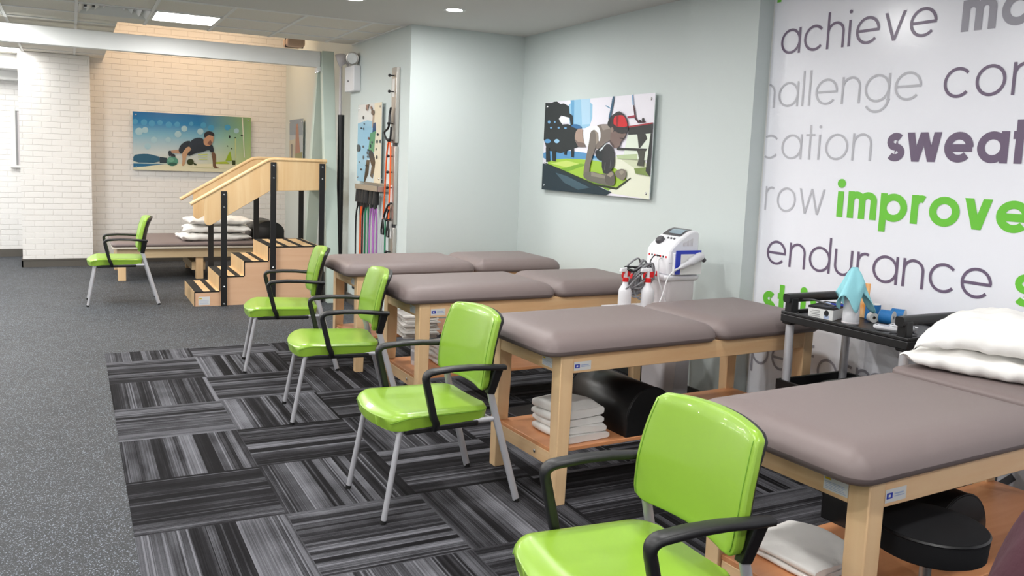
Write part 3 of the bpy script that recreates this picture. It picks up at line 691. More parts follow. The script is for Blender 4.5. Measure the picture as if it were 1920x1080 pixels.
# ------------------------------------------------------------------ guest chairs
def make_chair(label):
    t = thing('guest_chair', label, 'chair', group='green guest armchairs')
    # seat pad
    mb = MB(); NU, NV = 44, 40
    def plan(u, v):                      # u: front->back, v: -1..1
        hw = .247-.012*u; d0 = .485*u; d1 = .485*(1-u); r0, r1 = .085, .06
        if d0 < r0: hw -= r0-math.sqrt(max(r0*r0-(r0-d0)**2, 0))
        if d1 < r1: hw -= (r1-math.sqrt(max(r1*r1-(r1-d1)**2, 0)))
        k = max(0, 1-u/.5)
        x = .018+.485*u-.024*(1-v*v)*k*k
        return x, hw*v
    def top(i, j):
        u, v = i**1.4, 2*j-1
        x, y = plan(u, v)
        fr = max(0, (.20-u)/.20); e = max(0, (abs(v)-.82)/.18)
        z = .478-.034*fr**2.2-.011*e*e-.010*u-.006*(1-v*v)*min(1, max(0, (u-.15)*3))
        return (x, y, z)
    def bot(i, j):
        u, v = i**1.4, 2*j-1
        x, y = plan(u, v)
        fr = max(0, (.22-u)/.22)
        return (.26+(x-.26)*.97, y*.97, .410-.012*fr)
    A = mb.grid(top, NU, NV); B_ = mb.grid(bot, NU, NV, True)
    def side(a, b):
        for k in range(len(a)-1): mb.face([a[k], a[k+1], b[k+1], b[k]])
    side([A[i][0] for i in range(NU+1)], [B_[i][0] for i in range(NU+1)]); side([A[i][-1] for i in range(NU+1)], [B_[i][-1] for i in range(NU+1)])
    side(A[0], B_[0]); side(A[-1], B_[-1])
    s = mb.build('seat', M['green'], t, bevel=.010, angle=75)
    for sg in (-1, 1):
        pts = []
        for k in range(24):
            u = .02+.95*k/23; x, y = plan(u, sg); p = top(u**(1/1.4), (1+sg)/2)
            fr = max(0, (.16-u)/.16)
            pts.append((x-.002, (y+sg*.0015) , p[2]-.004-.004*fr))
        MB().tube(pts, .0016, 5).build('seam', M['seam'], s)
    MB().box((.085, -.2365, .384), (.44, .2365, .412)).build('seat_pan', M['black'], t, bevel=.008)
    # backrest
    Hb = .335; z0 = .535
    def hwid(tt):
        r = .022; d = min(tt, 1-tt)*Hb; hw = np.interp(tt, [0, .12, .38, .7, 1], [.224, .238, .243, .236, .222])
        if d < r: hw -= r-math.sqrt(max(r*r-(r-d)**2, 0))
        return hw
    def bx(sv, tt): return .470+.074*tt+.018*math.sin(PI*tt*.9)*-1 + .040*(1-sv*sv)
    def front(i, j):
        sv, tt = 2*i-1, j
        e = max(0, (abs(sv)-.8)/.2); e2 = max(0, (abs(2*tt-1)-.85)/.15)
        return (bx(sv, tt)-.028+.012*e**2+.010*e2**2, hwid(tt)*sv, z0+Hb*tt+(.012*(1-sv*sv)*max(0, tt-.6)/.4))
    def back(i, j):
        sv, tt = 2*i-1, j
        return (bx(sv, tt)+.012, hwid(tt)*sv, z0+Hb*tt+(.012*(1-sv*sv)*max(0, tt-.6)/.4))
    def shell(name, f, g, m, par, bev):
        mb = MB(); n1, n2 = 20, 18
        A = mb.grid(f, n1, n2); B_ = mb.grid(g, n1, n2, True)
        for a, b in (([A[i][0] for i in range(n1+1)], [B_[i][0] for i in range(n1+1)]), ([A[i][-1] for i in range(n1+1)], [B_[i][-1] for i in range(n1+1)]), (A[0], B_[0]), (A[-1], B_[-1])):
            for k in range(len(a)-1): mb.face([a[k], a[k+1], b[k+1], b[k]])
        return mb.build(name, m, par, angle=50, bevel=bev)
    b = shell('backrest', front, back, M['green'], t, .006)
    for sg in (0, 1):
        pts = [front(.5+(sg-.5)*.93, .06+.88*k/16) for k in range(17)]
        MB().tube([(p[0]-.0005, p[1], p[2]) for p in pts], .0014, 5).build('seam', M['seam'], b)
    def sf(i, j):
        p = back(i, j); return (p[0]-.001, p[1]*.972, z0-.004+(p[2]-z0)*.990)
    def sb(i, j):
        p = back(i, j); e = abs(2*i-1)
        return (p[0]+.012+.010*max(0, j-.75)/.25, p[1]*.955, z0-.004+(p[2]-z0)*.985)
    shell('back_shell', sf, sb, M['black'], t, .004)
    # arms, legs
    for sg in (-1, 1):
        y = sg*.268
        path = [(.218, sg*.245, .395), (.212, y, .43)] + [(.205-.045*k/6, y, .43+.185*k/6) for k in range(1, 7)] + bez((.158, y, .622), (.150, y, .658), (.195, y, .661), 6) + [(.28, y, .666), (.38, y, .664), (.47, y, .656), (.545, y*.99, .650)]
        n = len(path); hw = [.018]*8+[.018+.009*k/6 for k in range(7)]+[.027, .027, .025, .020]; hh = [.015]*8+[.014-.002*k/6 for k in range(7)]+[.0115]*4
        MB().sweep(path, hw[:n], hh[:n], seg=12).build('armrest', M['black'], t, angle=60)
        MB().hexa([(.478, sg*.204, .525), (.516, sg*.204, .518), (.516, sg*.238, .518), (.478, sg*.238, .525), (.497, sg*.226, .652), (.545, sg*.226, .652), (.545, sg*.268, .652), (.497, sg*.268, .652)]).build('arm_bracket', M['black'], t, bevel=.006)
        fl = [(0, sg*.216, .012), (.035, sg*.210, .20), (.066, sg*.204, .365)] + bez((.069, sg*.2035, .38), (.078, sg*.202, .41), (.115, sg*.203, .412), 5) + [(.30, sg*.212, .408), (.515, sg*.226, .405)]
        l = MB().tube(fl, .0125, 12).build('front_leg', M['silver'], t, angle=60); MB().cyl((-.003, sg*.216, .0), (0, sg*.216, .016), .0135).build('foot_cap', M['rubberfoot'], l)
        rl = [(.645, sg*.245, .012), (.585, sg*.237, .22), (.525, sg*.227, .43), (.500, sg*.222, .53), (.497, sg*.22, .56)]
        l = MB().sweep(rl, .010, .017, seg=12, pw=.8).build('rear_leg', M['silver'], t, angle=60); MB().cyl((.648, sg*.245, .0), (.645, sg*.245, .016), .0145).build('foot_cap', M['rubberfoot'], l)
    MB().cyl((.50, -.22, .405), (.50, .22, .405), .011).build('cross_bar', M['silver'], t)
    return t
CH = make_chair('nearest green armchair, cut by the bottom edge, beside the front treatment table')
CH.location = (.893, -4.735, .003); CH.rotation_euler = (0, 0, math.radians(-1.5))
dup(CH, (.956, -3.086, .003), math.radians(3), 'green armchair fully in view in front of the table with the black bolster')
dup(CH, (.944, -1.63, .003), math.radians(-7), 'green armchair standing at the second treatment table from the back')
dup(CH, (.91, -.377, .003), math.radians(-9), 'green armchair by the rearmost treatment table and the wooden stairs')
dup(CH, (-.075, 2.645, 0), math.radians(-1), 'far green armchair standing alone in front of the low mat table')

# ------------------------------------------------------------------ treatment tables (origin: near left corner of frame)
FH, FW, FL = .706, .61, 1.655
def sticker(parent, o, U, V, N, kind):
    o, U, V, N = Vector(o), Vector(U), Vector(V), Vector(N)
    def quad(mb, a, b, c, d, k): mb.poly([tuple(o+U*x+V*y+N*k) for x, y in ((a, b), (c, b), (c, d), (a, d))])
    mb = MB(); quad(mb, 0, 0, 1, 1, .0012)
    if kind == 'logo':
        mb.mi = 1; quad(mb, .06, .28, .34, .72, .0016); mb.mi = 0; quad(mb, .14, .40, .24, .60, .002); mb.mi = 2; quad(mb, .42, .36, .92, .44, .0016); quad(mb, .42, .52, .86, .64, .0016)
    else:
        mb.mi = 3; quad(mb, .06, .72, .3, .86, .0016); mb.mi = 2
        for k in range(5): quad(mb, .08, .12+.11*k, .92-.06*(k % 3), .155+.11*k, .0016)
    mb.build('sticker', [M['sticker'], M['blueink'], M['paleink'], M['yellow']], parent, smooth=False)
def make_table(label, head=1.09, flat_seam=False):
    t = thing('treatment_table', label, 'treatment table', group='padded wooden treatment tables')
    lw = .07
    for i, (x, y) in enumerate(((0, 0), (0, FW-lw), (FL-lw, 0), (FL-lw, FW-lw))):
        a = .012
        ix0, ix1 = (a if x > 0 else 0), (a if x == 0 else 0)
        iy0, iy1 = (a if y > 0 else 0), (a if y == 0 else 0)
        MB().hexa([(x+ix0, y+iy0, 0), (x+lw-ix1, y+iy0, 0), (x+lw-ix1, y+lw-iy1, 0), (x+ix0, y+lw-iy1, 0), (x, y, .45), (x+lw, y, .45), (x+lw, y+lw, .45), (x, y+lw, .45)]).box((x, y, .45), (x+lw, y+lw, FH)).build('leg', M['maple_z'], t, bevel=.004, weld=True)
    az = .618
    for y in (.002, FW-.024):
        MB().box((lw, y, az), (FL-lw, y+.022, FH)).build('long_apron', M['maple_x'], t, bevel=.002)
    for x in (.002, FL-.024):
        MB().box((x, lw, az), (x+.022, FW-lw, FH)).build('end_apron', M['maple_y'], t, bevel=.002)
    MB().box((.012, .05, .232), (FL-.012, FW-.05, .25)).build('shelf', M['shelf'], t, bevel=.002)
    for x in (.010, FL-.028):
        e = MB().box((x, lw, .165), (x+.018, FW-lw, .2315)).build('shelf_apron', M['maple_y'], t, bevel=.002)
        MB().tube([(x-.001, .20, .2), (x-.004, .20, .2), (x-.006, .20, .2)], [.009, .009, .004], 10).build('bolt', M['chrome'], e)
    ov = .035
    c1 = MB().slab(-.095, head, -ov, FW+ov, FH, FH+.098, .075, .115, .074).build('main_cushion', M['vinyl'], t, angle=70)
    if flat_seam:
        MB().slab(head+.001, FL+.05, -ov, FW+ov, FH, FH+.099, .05, .05, .02).build('head_cushion', M['vinyl'], t, angle=70)
    else:
        MB().slab(head+.001, FL+.045, -ov, FW+ov, FH, FH+.10, .075, .115, .074).build('head_cushion', M['vinyl'], t, angle=70)
    sticker(t, (.002, .155, .632), (0, -.085, 0), (0, 0, .045), (-1, 0, 0), 'text')
    sticker(t, (lw+.002, .002, .630), (.095, 0, 0), (0, 0, .04), (0, -1, 0), 'logo')
    return t
TT = make_table('rearmost taupe treatment table, nearest the wall with the exercise tubes', head=.94)
TT.location = (1.62, -.81, 0)
T2 = dup(TT, (1.63, -2.0, .003), math.radians(.8), 'second taupe treatment table from the back, with white tub on its shelf')
T3 = dup(TT, (1.748, -3.418, .003), math.radians(3), 'third taupe treatment table from the back, with black bolster and towels on its shelf')
TT.location.z = .0
T4 = make_table('nearest taupe treatment table, with white pillows on its head end', head=.97, flat_seam=True)
T4.location = (1.79, -5.022, .003); T4.rotation_euler = (0, 0, math.radians(3.2))

# ------------------------------------------------------------------ soft goods
def pillow(name, label, loc, L, Wd, Hh, rz, seed, group=None, tilt=(0, 0), m='linen', sag=0, drop=0, full=.55, cdrop=0):
    rnd = random.Random(seed); ph = [rnd.random()*6.28 for _ in range(8)]
    def f(sgn):
        def g(i, j):
            u, v = 2*i-1, 2*j-1
            pinch = 1-.07*(1-u*u)*abs(v)**3-.0
            px_ = 1-.05*(1-v*v)*abs(u)**3
            x, y = u*L/2*px_, v*Wd/2*pinch
            k = max(0, (1-abs(u)**2.6))**full*max(0, (1-abs(v)**2.6))**full
            wr = .008*math.sin(9*u+4*v+ph[0])+.006*math.sin(13*v-5*u+ph[1])+.005*math.sin(21*u+ph[2]+6*v)+.010*(abs(u*v)**1.2)*math.sin(26*(abs(u)-abs(v))+ph[5])
            edge = (.012*math.sin(14*v+ph[3])+.007*math.sin(31*v+ph[6]))*max(0, (abs(u)-.7)/.3)+(.010*math.sin(11*u+ph[4])+.006*math.sin(27*u+ph[7]))*max(0, (abs(v)-.7)/.3)
            z = sgn*(Hh/2*k)+wr*k*(1 if sgn > 0 else .3)+edge*(1-k)*.8
            if sgn < 0: z = max(z, -Hh*.36)
            return (x, y, z-drop*max(abs(u), abs(v))**2.5-cdrop*abs(u*v)**3+tilt[0]*u*L/2+tilt[1]*v*Wd/2)
        return g
    mb = MB(); mb.grid(f(1), 54, 48); mb.grid(f(-1), 54, 48, True)
    t = mb.build(name, M[m], None, weld=True, angle=80)
    t.location = loc; t.rotation_euler = (0, 0, rz)
    return tag(t, label, 'pillow', group)
pillow('pillow', 'upper white pillow of the pair on the nearest treatment table', (3.15, -4.585, .966), .54, .66, .145, math.radians(23), 1, drop=.030, full=.5, cdrop=.05)
pillow('pillow', 'lower white pillow of the pair on the nearest treatment table', (3.10, -4.55, .847), .52, .63, .10, math.radians(23), 2, drop=.0, full=.42)
def towel(name, label, loc, L, Wd, th, rz, seed, group, folds=2, m='towel', bulge=.0):
    rnd = random.Random(seed); ph = [rnd.random()*6.28 for _ in range(6)]
    t = thing(name, label, 'towel', loc, rz, group)
    mb = MB(); h = th/folds
    for k in range(folds):
        z0 = k*h
        rings = []; n = 12; off = (rnd.random()-.5)*.012; offy = (rnd.random()-.5)*.012
        for i in range(n+1):
            y = -Wd/2+Wd*i/n
            ring = []
            for q in range(20):
                a = 2*PI*q/20; ca, sa = math.cos(a), math.sin(a)
                x = math.copysign(abs(ca)**.22, ca)*L/2; z = z0+h/2+math.copysign(abs(sa)**.55, sa)*h/2*.99
                top = sa > 0 and k == folds-1
                x += off+.005*math.sin(7*y/Wd+ph[0]+k)
                if top: z += bulge*(1-(2*i/n-1)**2)*(.6+.4*math.sin(3*x/L+ph[1]))+.003*math.sin(8*y/Wd+ph[2]+9*x/L)
                e = .9 if i in (0, n) else 1
                ring.append((x, y+offy+.004*math.sin(5*x/L+ph[3]+k), z0+h/2+(z-z0-h/2)*e))
            rings.append(ring)
        mb.loft(rings)
    mb.build('folded_cloth', M[m], t, angle=75)
    return t
def place_on(tab, x, y, z=.25):
    c, s = math.cos(tab.rotation_euler.z), math.sin(tab.rotation_euler.z)
    return (tab.location.x+x*c-y*s, tab.location.y+x*s+y*c, tab.location.z+z)
zt = .2505
names = ('bottom white towel of the four folded on the third table shelf', 'second towel from the bottom in the stack on the third table shelf', 'third towel from the bottom in the stack on the third table shelf', 'topmost rumpled white towel of the stack on the third table shelf')
for k in range(4):
    th = (.036, .034, .036, .048)[k]
    towel('folded_towel', names[k], (1.965+.008*(k % 2), -3.165+.006*k, zt+.003), .255-.006*k, .30-.008*k, th, math.radians(3+[2, -3, 1, 4][k]), 10+k, 'towels on the third table shelf', 1, bulge=.014 if k == 3 else 0)
    zt += th
towel('folded_towel', 'white towel folded flat on the nearest treatment table shelf', (2.035, -4.60, .2535), .30, .30, .045, math.radians(8), 31, None, 2, bulge=.01)
# thin folded linens on rearmost table shelf
zt = .2505
for k in range(9):
    th = .019
    towel('folded_pillowcase', '%s thin white folded pillowcase in the stack on the rearmost table shelf' % ('lowest', 'second lowest', 'third lowest', 'fourth lowest', 'middle', 'fourth from top', 'third from top', 'second from top', 'topmost')[k], (2.09+.012*math.sin(k*2.3), -.79+.012*math.cos(k*1.7), zt), .26, .30, th-.0025, math.radians(-6+3*math.sin(k*3.1)), 50+k, 'linens on the rearmost table shelf', 1, 'linen')
    zt += th
zt = .2535
for k in range(4):
    towel('folded_towel', '%s white towel of the small stack behind the tub on the second table shelf' % ('bottom', 'second', 'third', 'top')[k], (1.99, -1.66, zt), .24, .28, .032, math.radians(4*math.sin(k*2)), 70+k, 'towels on the second table shelf', 1)
    zt += .032
t = thing('cream_tub', 'round white plastic tub on the shelf of the second treatment table', 'tub', (1.765, -1.66, .2535))
MB().lathe([(.044, 0), (.047, .004), (.049, .10), (.046, .105)], seg=28).build('body', M['cwhite'], t)
MB().lathe([(.0495, .105), (.051, .108), (.051, .128), (.047, .132)], seg=28).build('lid', M['cgrey'], t)
MB().lathe([(.0482, .03), (.0497, .088)], seg=28, cap=False).build('label_band', M['greyv'], t)

def bolster(label, loc, Wd, Hh, Ld, rz, m='vinylblk'):
    """half-round bolster, axis along local y, flat base"""
    t = thing('half_round_bolster', label, 'bolster', loc, rz)
    out = [(-Wd/2, 0), (Wd/2, 0), (Wd/2, Hh*.38)]
    for k in range(1, 16):
        a = PI*k/16; out.append((Wd/2*math.cos(a), Hh*.38+Hh*.62*math.sin(a)))
    out.append((-Wd/2, Hh*.38))
    def ring(y, s): return [(p[0]*s, y, .004*(1-s)/.04+p[1]*s if s < 1 else p[1]) for p in out]
    MB().loft([ring(-Ld/2, .965), ring(-Ld/2+.006, 1), ring(Ld/2-.006, 1), ring(Ld/2, .965)]).build('cover', M[m], t, angle=50)
    for y in (-Ld/2+.004, Ld/2-.004):
        MB().tube([(p[0]*.995, y, max(p[1]*.998, .004)) for p in out[2:]], .0035, 6).build('piping', M[m], t)
    return t
bolster('black half-round bolster on the shelf of the third treatment table', (2.315, -3.085, .2535), .29, .235, .50, math.radians(3))
bolster('black half-round bolster on the shelf of the nearest treatment table', (2.505, -4.60, .2535), .29, .235, .46, math.radians(3))
# black step platform between the tables
t = thing('exercise_step', 'low flat black step platform on the carpet below the third table', 'step platform', (2.28, -2.42, .003), math.radians(6))
MB().slab(-.20, .30, -.16, .22, .0, .09, .03, .02, .02).build('body', M['black'], t, angle=60)
MB().tube([(-.19, .2, .091), (-.19, -.15, .091), (.28, -.15, .091)], .003, 6).build('edge_strip', M['dgrey'], t)
# stool
t = thing('rolling_stool', 'round black padded stool tucked under the nearest treatment table', 'stool', (2.11, -4.99, .003))
MB().lathe([(.05, .435), (.135, .435), (.158, .447), (.162, .505), (.158, .521), (.135, .531), (.07, .534), (.002, .535)], seg=44).build('seat', mat('black_fabric', (26, 26, 28), .9, spec=.2), t)
MB().lathe([(.159, .510), (.1640, .515), (.159, .520)], seg=44, cap=False).build('piping', M['vinylblk'], t)
MB().cyl((0, 0, .09), (0, 0, .437), .017, 18).build('gas_column', M['alu'], t)
for k in range(5):
    a = 2*PI*k/5+.3
    l = MB().sweep([(0, 0, .095), (.12*math.cos(a), .12*math.sin(a), .09), (.24*math.cos(a), .24*math.sin(a), .07)], .018, .012, (-math.sin(a), math.cos(a), 0)).build('base_leg', M['black'], t)
    MB().lathe([(.02, 0), (.026, .012), (.026, .045), (.012, .06)], (.24*math.cos(a), .24*math.sin(a), 0), 14).build('caster', M['black'], l)

# ------------------------------------------------------------------ overhead gantry
t = thing('overhead_gantry', 'white overhead steel frame with a long beam under the ceiling and splayed legs', 'gantry', (0, 0, 0))
MB().box((-3.9, 2.44, 2.485), (2.20, 2.54, 2.65)).build('beam', M['framewhite'], t, bevel=.004)
for x0, x1 in ((2.205, 2.335), (-3.99, -3.86)):
    for yb, yt in ((2.05, 2.40), (3.15, 2.53)):
        MB().hexa([(x0, yb, 0), (x1, yb, 0), (x1, yb+.09, 0), (x0, yb+.09, 0), (x0, yt, 2.655), (x1, yt, 2.655), (x1, yt+.09, 2.655), (x0, yt+.09, 2.655)]).build('leg', M['gantrygreen'], t, bevel=.004)
    MB().box((x0+.03, 2.30, 1.17), (x1-.03, 2.90, 1.25)).build('cross_brace', M['cgrey'], t, bevel=.004)
MB().box((2.165, 2.435, 2.44), (2.204, 2.545, 2.49)).build('joint_plate', M['framewhite'], t, bevel=.003)
for y in (2.455, 2.525): MB().cyl((2.18, y, 2.43), (2.18, y, 2.44), .012).build('bolt', M['chrome'], t)
t = thing('padded_pole', 'thin pole with a black foam sleeve behind the gantry leg', 'pole', (2.385, 2.31, 0))
MB().cyl((0, 0, 0), (0, 0, 2.5), .016, 14).build('pole', M['cgrey'], t)
MB().cyl((.012, 0, .35), (.012, 0, 1.99), .034, 18).build('foam_sleeve', M['black'], t)
MB().lathe([(.06, 0), (.06, .01), (.025, .03)], seg=20).build('foot', M['black'], t)

# ------------------------------------------------------------------ training stairs
t = thing('training_stairs', 'wooden physiotherapy stairs with four steps, black posts and handrails', 'training stairs', (.88, 2.19, 0))
SW, RUN, RISE = .80, .243, .149
LX = 1.27
for k in range(4):
    x0 = RUN*k; x1 = RUN*(k+1) if k < 3 else LX
    z1 = RISE*(k+1)
    p = MB().box((x0, .012, 0 if k == 0 else RISE*k-.02), (x0+.018, SW-.012, z1-.012)).build('riser', M['birch'], t, smooth=False)
    tr = MB().box((x0, .0, z1-.012), (x1+.004, SW, z1)).build('tread', M['birch'], t, smooth=False)
    n = 2 if k < 3 else 4
    for q in range(n):
        a = x0+.004 + (q*.155 if k < 3 else q*.158)
        b = a+(.085 if q == 0 else .052)
        MB().box((a, .002, z1), (min(b, x1), SW-.002, z1+.002)).build('grip_strip', M['grip'], tr, smooth=False)
out = [(0, 0)]
for k in range(4):
    out += [(RUN*k, RISE*(k+1)-.012), ((RUN*(k+1) if k < 3 else LX), RISE*(k+1)-.012)]
out += [(LX, 0)]
for y0, y1 in ((0, .012), (SW-.012, SW)):
    mb = MB(); mb.prism([(q[0], q[1]) for q in out], lambda p: (p[0], y0, p[1]), lambda p: (p[0], y1, p[1]))
    sp_ = mb.build('side_panel', M['birch_x'], t, smooth=False)
    yy = y0-.002 if y0 == 0 else y1
    mb = MB()
    for k in range(4):
        mb.box((RUN*k, yy, RISE*k), (RUN*k+.010, yy+.002, RISE*(k+1)+.002)); mb.box((RUN*k, yy, RISE*(k+1)-.010), ((RUN*(k+1) if k < 3 else LX), yy+.002, RISE*(k+1)+.002))
    mb.build('edge_trim', M['grip'], sp_, smooth=False)
MB().box((LX-.012, .012, 0), (LX, SW-.012, RISE*4-.012)).build('end_panel', M['birch'], t, smooth=False)
sticker(t, (.04, -.001, .012), (.11, 0, 0), (0, 0, .085), (0, -1, 0), 'text')
for ysd, sg in ((-.028, -1), (SW+.028, 1)):
    yy = ysd
    pn = [(.095, 1.112), (.095, .87)] + [(.14+.045*math.cos(a), .865+.045*math.sin(a)) for a in [PI+PI*.68*q/8 for q in range(9)]] + [(.735, 1.172), (1.31, 1.19), (1.31, 1.478), (.735, 1.485)]
    ya, yb = yy-.009, yy+.009
    mb = MB(); mb.prism(pn, lambda p: (p[0], ya, p[1]), lambda p: (p[0], yb, p[1])); pan = mb.build('rail_panel', M['birch'], t, bevel=.003)
    rail = [(-.035, yy, 1.030), (.30, yy, 1.234), (.66, yy, 1.452), (.70, yy, 1.475), (.735, yy, 1.490), (.78, yy, 1.496), (1.0, yy, 1.496), (1.325, yy, 1.492)]
    MB().tube(rail, .019, 14).build('handrail', M['birch'], t, angle=60)
    yo = yy + (sg*.017)
    for x, zt_, zb in ((.252, 1.164, 0), (.74, 1.467, 0), (1.245, 1.467, 0)):
        ps = MB().box((x, yo-.009, zb), (x+.058, yo+.009, zt_)).build('post', M['blackmetal'], t, bevel=.003)
        for z in ([zt_-.035, zt_-.16, .385 if x > .3 else .20] + ([.025] if x < .3 else [])):
            MB().tube([(x+.029, yo+sg*.009, z), (x+.029, yo+sg*.013, z), (x+.029, yo+sg*.016, z)], [.009, .009, .003], 10).build('bolt', M['chrome'], ps)
# end gate panel joining the rails
MB().box((1.302, -.028, 1.19), (1.318, SW+.028, 1.475)).build('end_rail_panel', M['birch'], t, bevel=.003)

# ------------------------------------------------------------------ low mat table at the back
t = thing('mat_table', 'low wide taupe mat table with pale wood frame against the white brick wall', 'mat table', (.20, 4.03, 0))
ML, MD = 2.15, 1.25
MB().slab(0, ML, 0, MD, .405, .455, .05, .03, .03).build('mat_cushion', M['vinyl'], t, angle=60)
MB().box((.01, .005, .382), (ML-.01, MD-.005, .404)).build('deck_edge', M['ivory'], t, bevel=.004)
for y in (.05, MD-.075): MB().box((.06, y, .27), (ML-.06, y+.025, .382)).build('long_apron', M['paleply'], t, bevel=.002)
for x in (.06, ML-.085): MB().box((x, .07, .27), (x+.025, MD-.07, .382)).build('end_apron', M['paleply'], t, bevel=.002)
for x in (.07, .94, ML-.17):
    for y in (.075, MD-.16): MB().box((x, y, 0), (x+.085, y+.085, .27 if False else .38)).build('leg', M['maple_z'], t, bevel=.003)
MB().box((.9, .16, .10), (1.06, MD-.16, .2)).build('stretcher', M['paleply'], t, bevel=.003)
for k, (dx, dy, rz, z, hh) in enumerate(((1.38, 4.40, 4, .496, .108), (1.42, 4.42, -5, .596, .108), (1.44, 4.40, 3, .696, .105))):
    pillow('pillow', ('lowest', 'middle', 'topmost')[k]+' white pillow of the pile on the low mat table', (dx, dy, z), .84-.03*k, .54, hh, math.radians(rz), 40+k, 'pillow pile on the mat table', full=.42)
bolster('dark half-round bolster lying on the low mat table behind the stairs', (2.06, 4.62, .456), .40, .23, .55, math.radians(0))

# ------------------------------------------------------------------ things on the hall wall
# emergency light
t = thing('emergency_light', 'white twin-head emergency light high on the sage wall', 'emergency light', (XB, 1.93, 2.215))
bd = MB().box((-.075, -.155, 0), (0, .155, .255)).build('battery_box', M['cwhite'], t, bevel=.008)
MB().cyl((-.0745, 0.03, .105), (-.079, .03, .105), .010).build('test_button', M['black'], bd)
for y, d in ((-.075, Vector((-.50, -.82, -.12))), (.135, Vector((-.86, .35, -.35)))):
    d.normalize(); c = Vector((-.06-(.07 if y > 0 else 0), y, .325)); r = .066
    h = MB().tube([c-d*.075, c-d*.06, c-d*.02, c+d*.018, c+d*.03], [.018, .042, .06, r, r], 22).build('lamp_head', M['cgrey'], t, angle=60)
    MB().tube([c+d*.024, c+d*.032], [r*.86, r*.80], 22).build('lens', M['lens'], h)
    MB().tube([c+d*.026, c+d*.034, c+d*.036], [r*.98, r*.98, r*.84], 22, cap=False).build('rim', M['alu'], h)
    MB().tube([(-.045, y, .25), (-.05, y, .28), tuple(c-d*.03)], .014, 10).build('bracket', M['cgrey'], h)
# anchor rail
t = thing('exercise_rail', 'tall narrow metal anchor rail with black hooks on the sage wall', 'exercise rail', (XB, .69, 0))
for a, b in ((.42, .925), (.955, 1.66), (1.69, 2.36)):
    MB().box((-.035, -.062, a), (0, .062, b)).build('rail_section', M['alu'], t, bevel=.004)
MB().box((-.024, -.03, .40), (0, .03, 2.3)).build('backing_channel', M['dgrey'], t)
for z in (2.286, 2.146, 1.862, 1.714, 1.571, 1.427, 1.287, .995, .701):
    h = MB().tube([(-.035, .0, z), (-.07, .0, z)], .006, 8).build('hook', M['black'], t)
    MB().sphere((-.078, 0, z), .014, 12, 8).build('hook_ball', M['black'], h)
for z, mm in ((2.10, 'sticker'), (1.15, 'sticker'), (.82, 'sticker')): MB().box((-.0362, -.02, z), (-.035, .035, z+.16)).build('sticker', M[mm], t)
def wire(name, label, pts, r, m, cat, group=None, X=-.06, parts=()):
    o = MB().tube(catmull([(XB+X+(p[2] if len(p) > 2 else 0), p[0], p[1]) for p in pts], 6), r, 8).build(name, M[m], None, angle=80)
    return tag(o, label, cat, group)
wire('strap', 'upper black nylon strap looped on the metal exercise rail', [(.69, 1.862, .0), (.71, 1.95), (.69, 2.0, .0), (.72, 1.93), (.74, 1.83), (.85, 1.785), (.80, 1.73), (.71, 1.706), (.68, 1.75), (.67, 1.83)], .010, 'black', 'strap')
wire('strap', 'lower black nylon strap loop on the metal exercise rail', [(.69, 1.15, .03), (.68, 1.136), (.74, 1.095), (.815, 1.01), (.735, 1.0), (.69, 1.09)], .010, 'black', 'strap')
def tubing(label, m, pts, handle_pts):
    t = thing('resistance_tube', label, 'resistance tube', (0, 0, 0))
    MB().tube(catmull([(XB-.055, y, z) for y, z in pts], 6), .008, 8).build('tube', M[m], t, angle=80)
    for hp in handle_pts:
        y, z = hp
        MB().tube([(XB-.06, y, z), (XB-.06, y+.035, z-.10), (XB-.06, y+.03, z-.14), (XB-.06, y-.03, z-.14), (XB-.06, y-.025, z-.09), (XB-.06, y, z)], .009, 8).build('handle', M['black'], t, angle=80)
    return t
tubing('bright orange resistance tube with black handles hanging from the metal rail', 'orange', [(.845, .99), (.81, 1.354), (.782, 1.6), (.73, 1.71), (.685, 1.6), (.69, 1.242), (.70, .985)], [(.845, .99), (.70, .98)])
tubing('single green resistance tube hanging low beside the metal rail', 'greentube', [(.787, 1.0), (.785, .846), (.782, .60), (.78, .45)], [(.78, .46)])
# tube rack with hanging tubes
t = thing('tube_rack', 'small metal wall rack with a row of hanging resistance tubes', 'tube rack', (XB, 1.19, 1.24))
MB().box((-.03, -.34, .0), (0, .34, .075)).build('back_plate', M['alu'], t, bevel=.003)
MB().box((-.12, -.345, 0), (-.112, .345, .05)).box((-.12, -.345, 0), (0, -.338, .05)).box((-.12, .338, 0), (0, .345, .05)).build('front_rim', M['alu'], t, bevel=.002)
for k in range(12): MB().box((-.112, -.32+.056*k, .0), (-.03, -.31+.056*k, .02)).build('prong', M['alu'], t)
def rtube(label, m, y, dy, zb, x=-.075):
    t = thing('resistance_tube', label, 'resistance tube', (XB+x, y, 0))
    for s_ in (0, 1):
        yy = dy*s_
        MB().cyl((-.008*s_, yy*.55, 1.11), (0, yy*.55, 1.2385), .024, 12).build('handle', M['black'], t)
        MB().tube([(0, yy*.55, 1.13), (0, yy*.55+.004, 1.07)], .012, 8).build('connector', M['black'], t)
    pts = [(0, 0, 1.08), (.004, -.006, .95), (.006, -.004, zb+.12), (.004, dy*.25, zb+.02), (.002, dy*.5, zb), (.0, dy*.75, zb+.02), (-.004, dy*1.02, zb+.14), (-.004, dy*1.04, .95), (0, dy*.55+.004, 1.075)]
    MB().tube(catmull(pts, 6), .0085, 8).build('tube', M[m], t, angle=80)
rtube('black resistance tube at the left end of the wall rack', 'black', 1.50, .10, .42)
rtube('orange resistance tube between the black tubes on the wall rack', 'orange', 1.42, .03, .50)
rtube('second black resistance tube, right of the orange one on the wall rack', 'black', 1.34, .05, .45)
rtube('dark green resistance tube in the middle of the wall rack', 'greentube', 1.24, .07, .40)
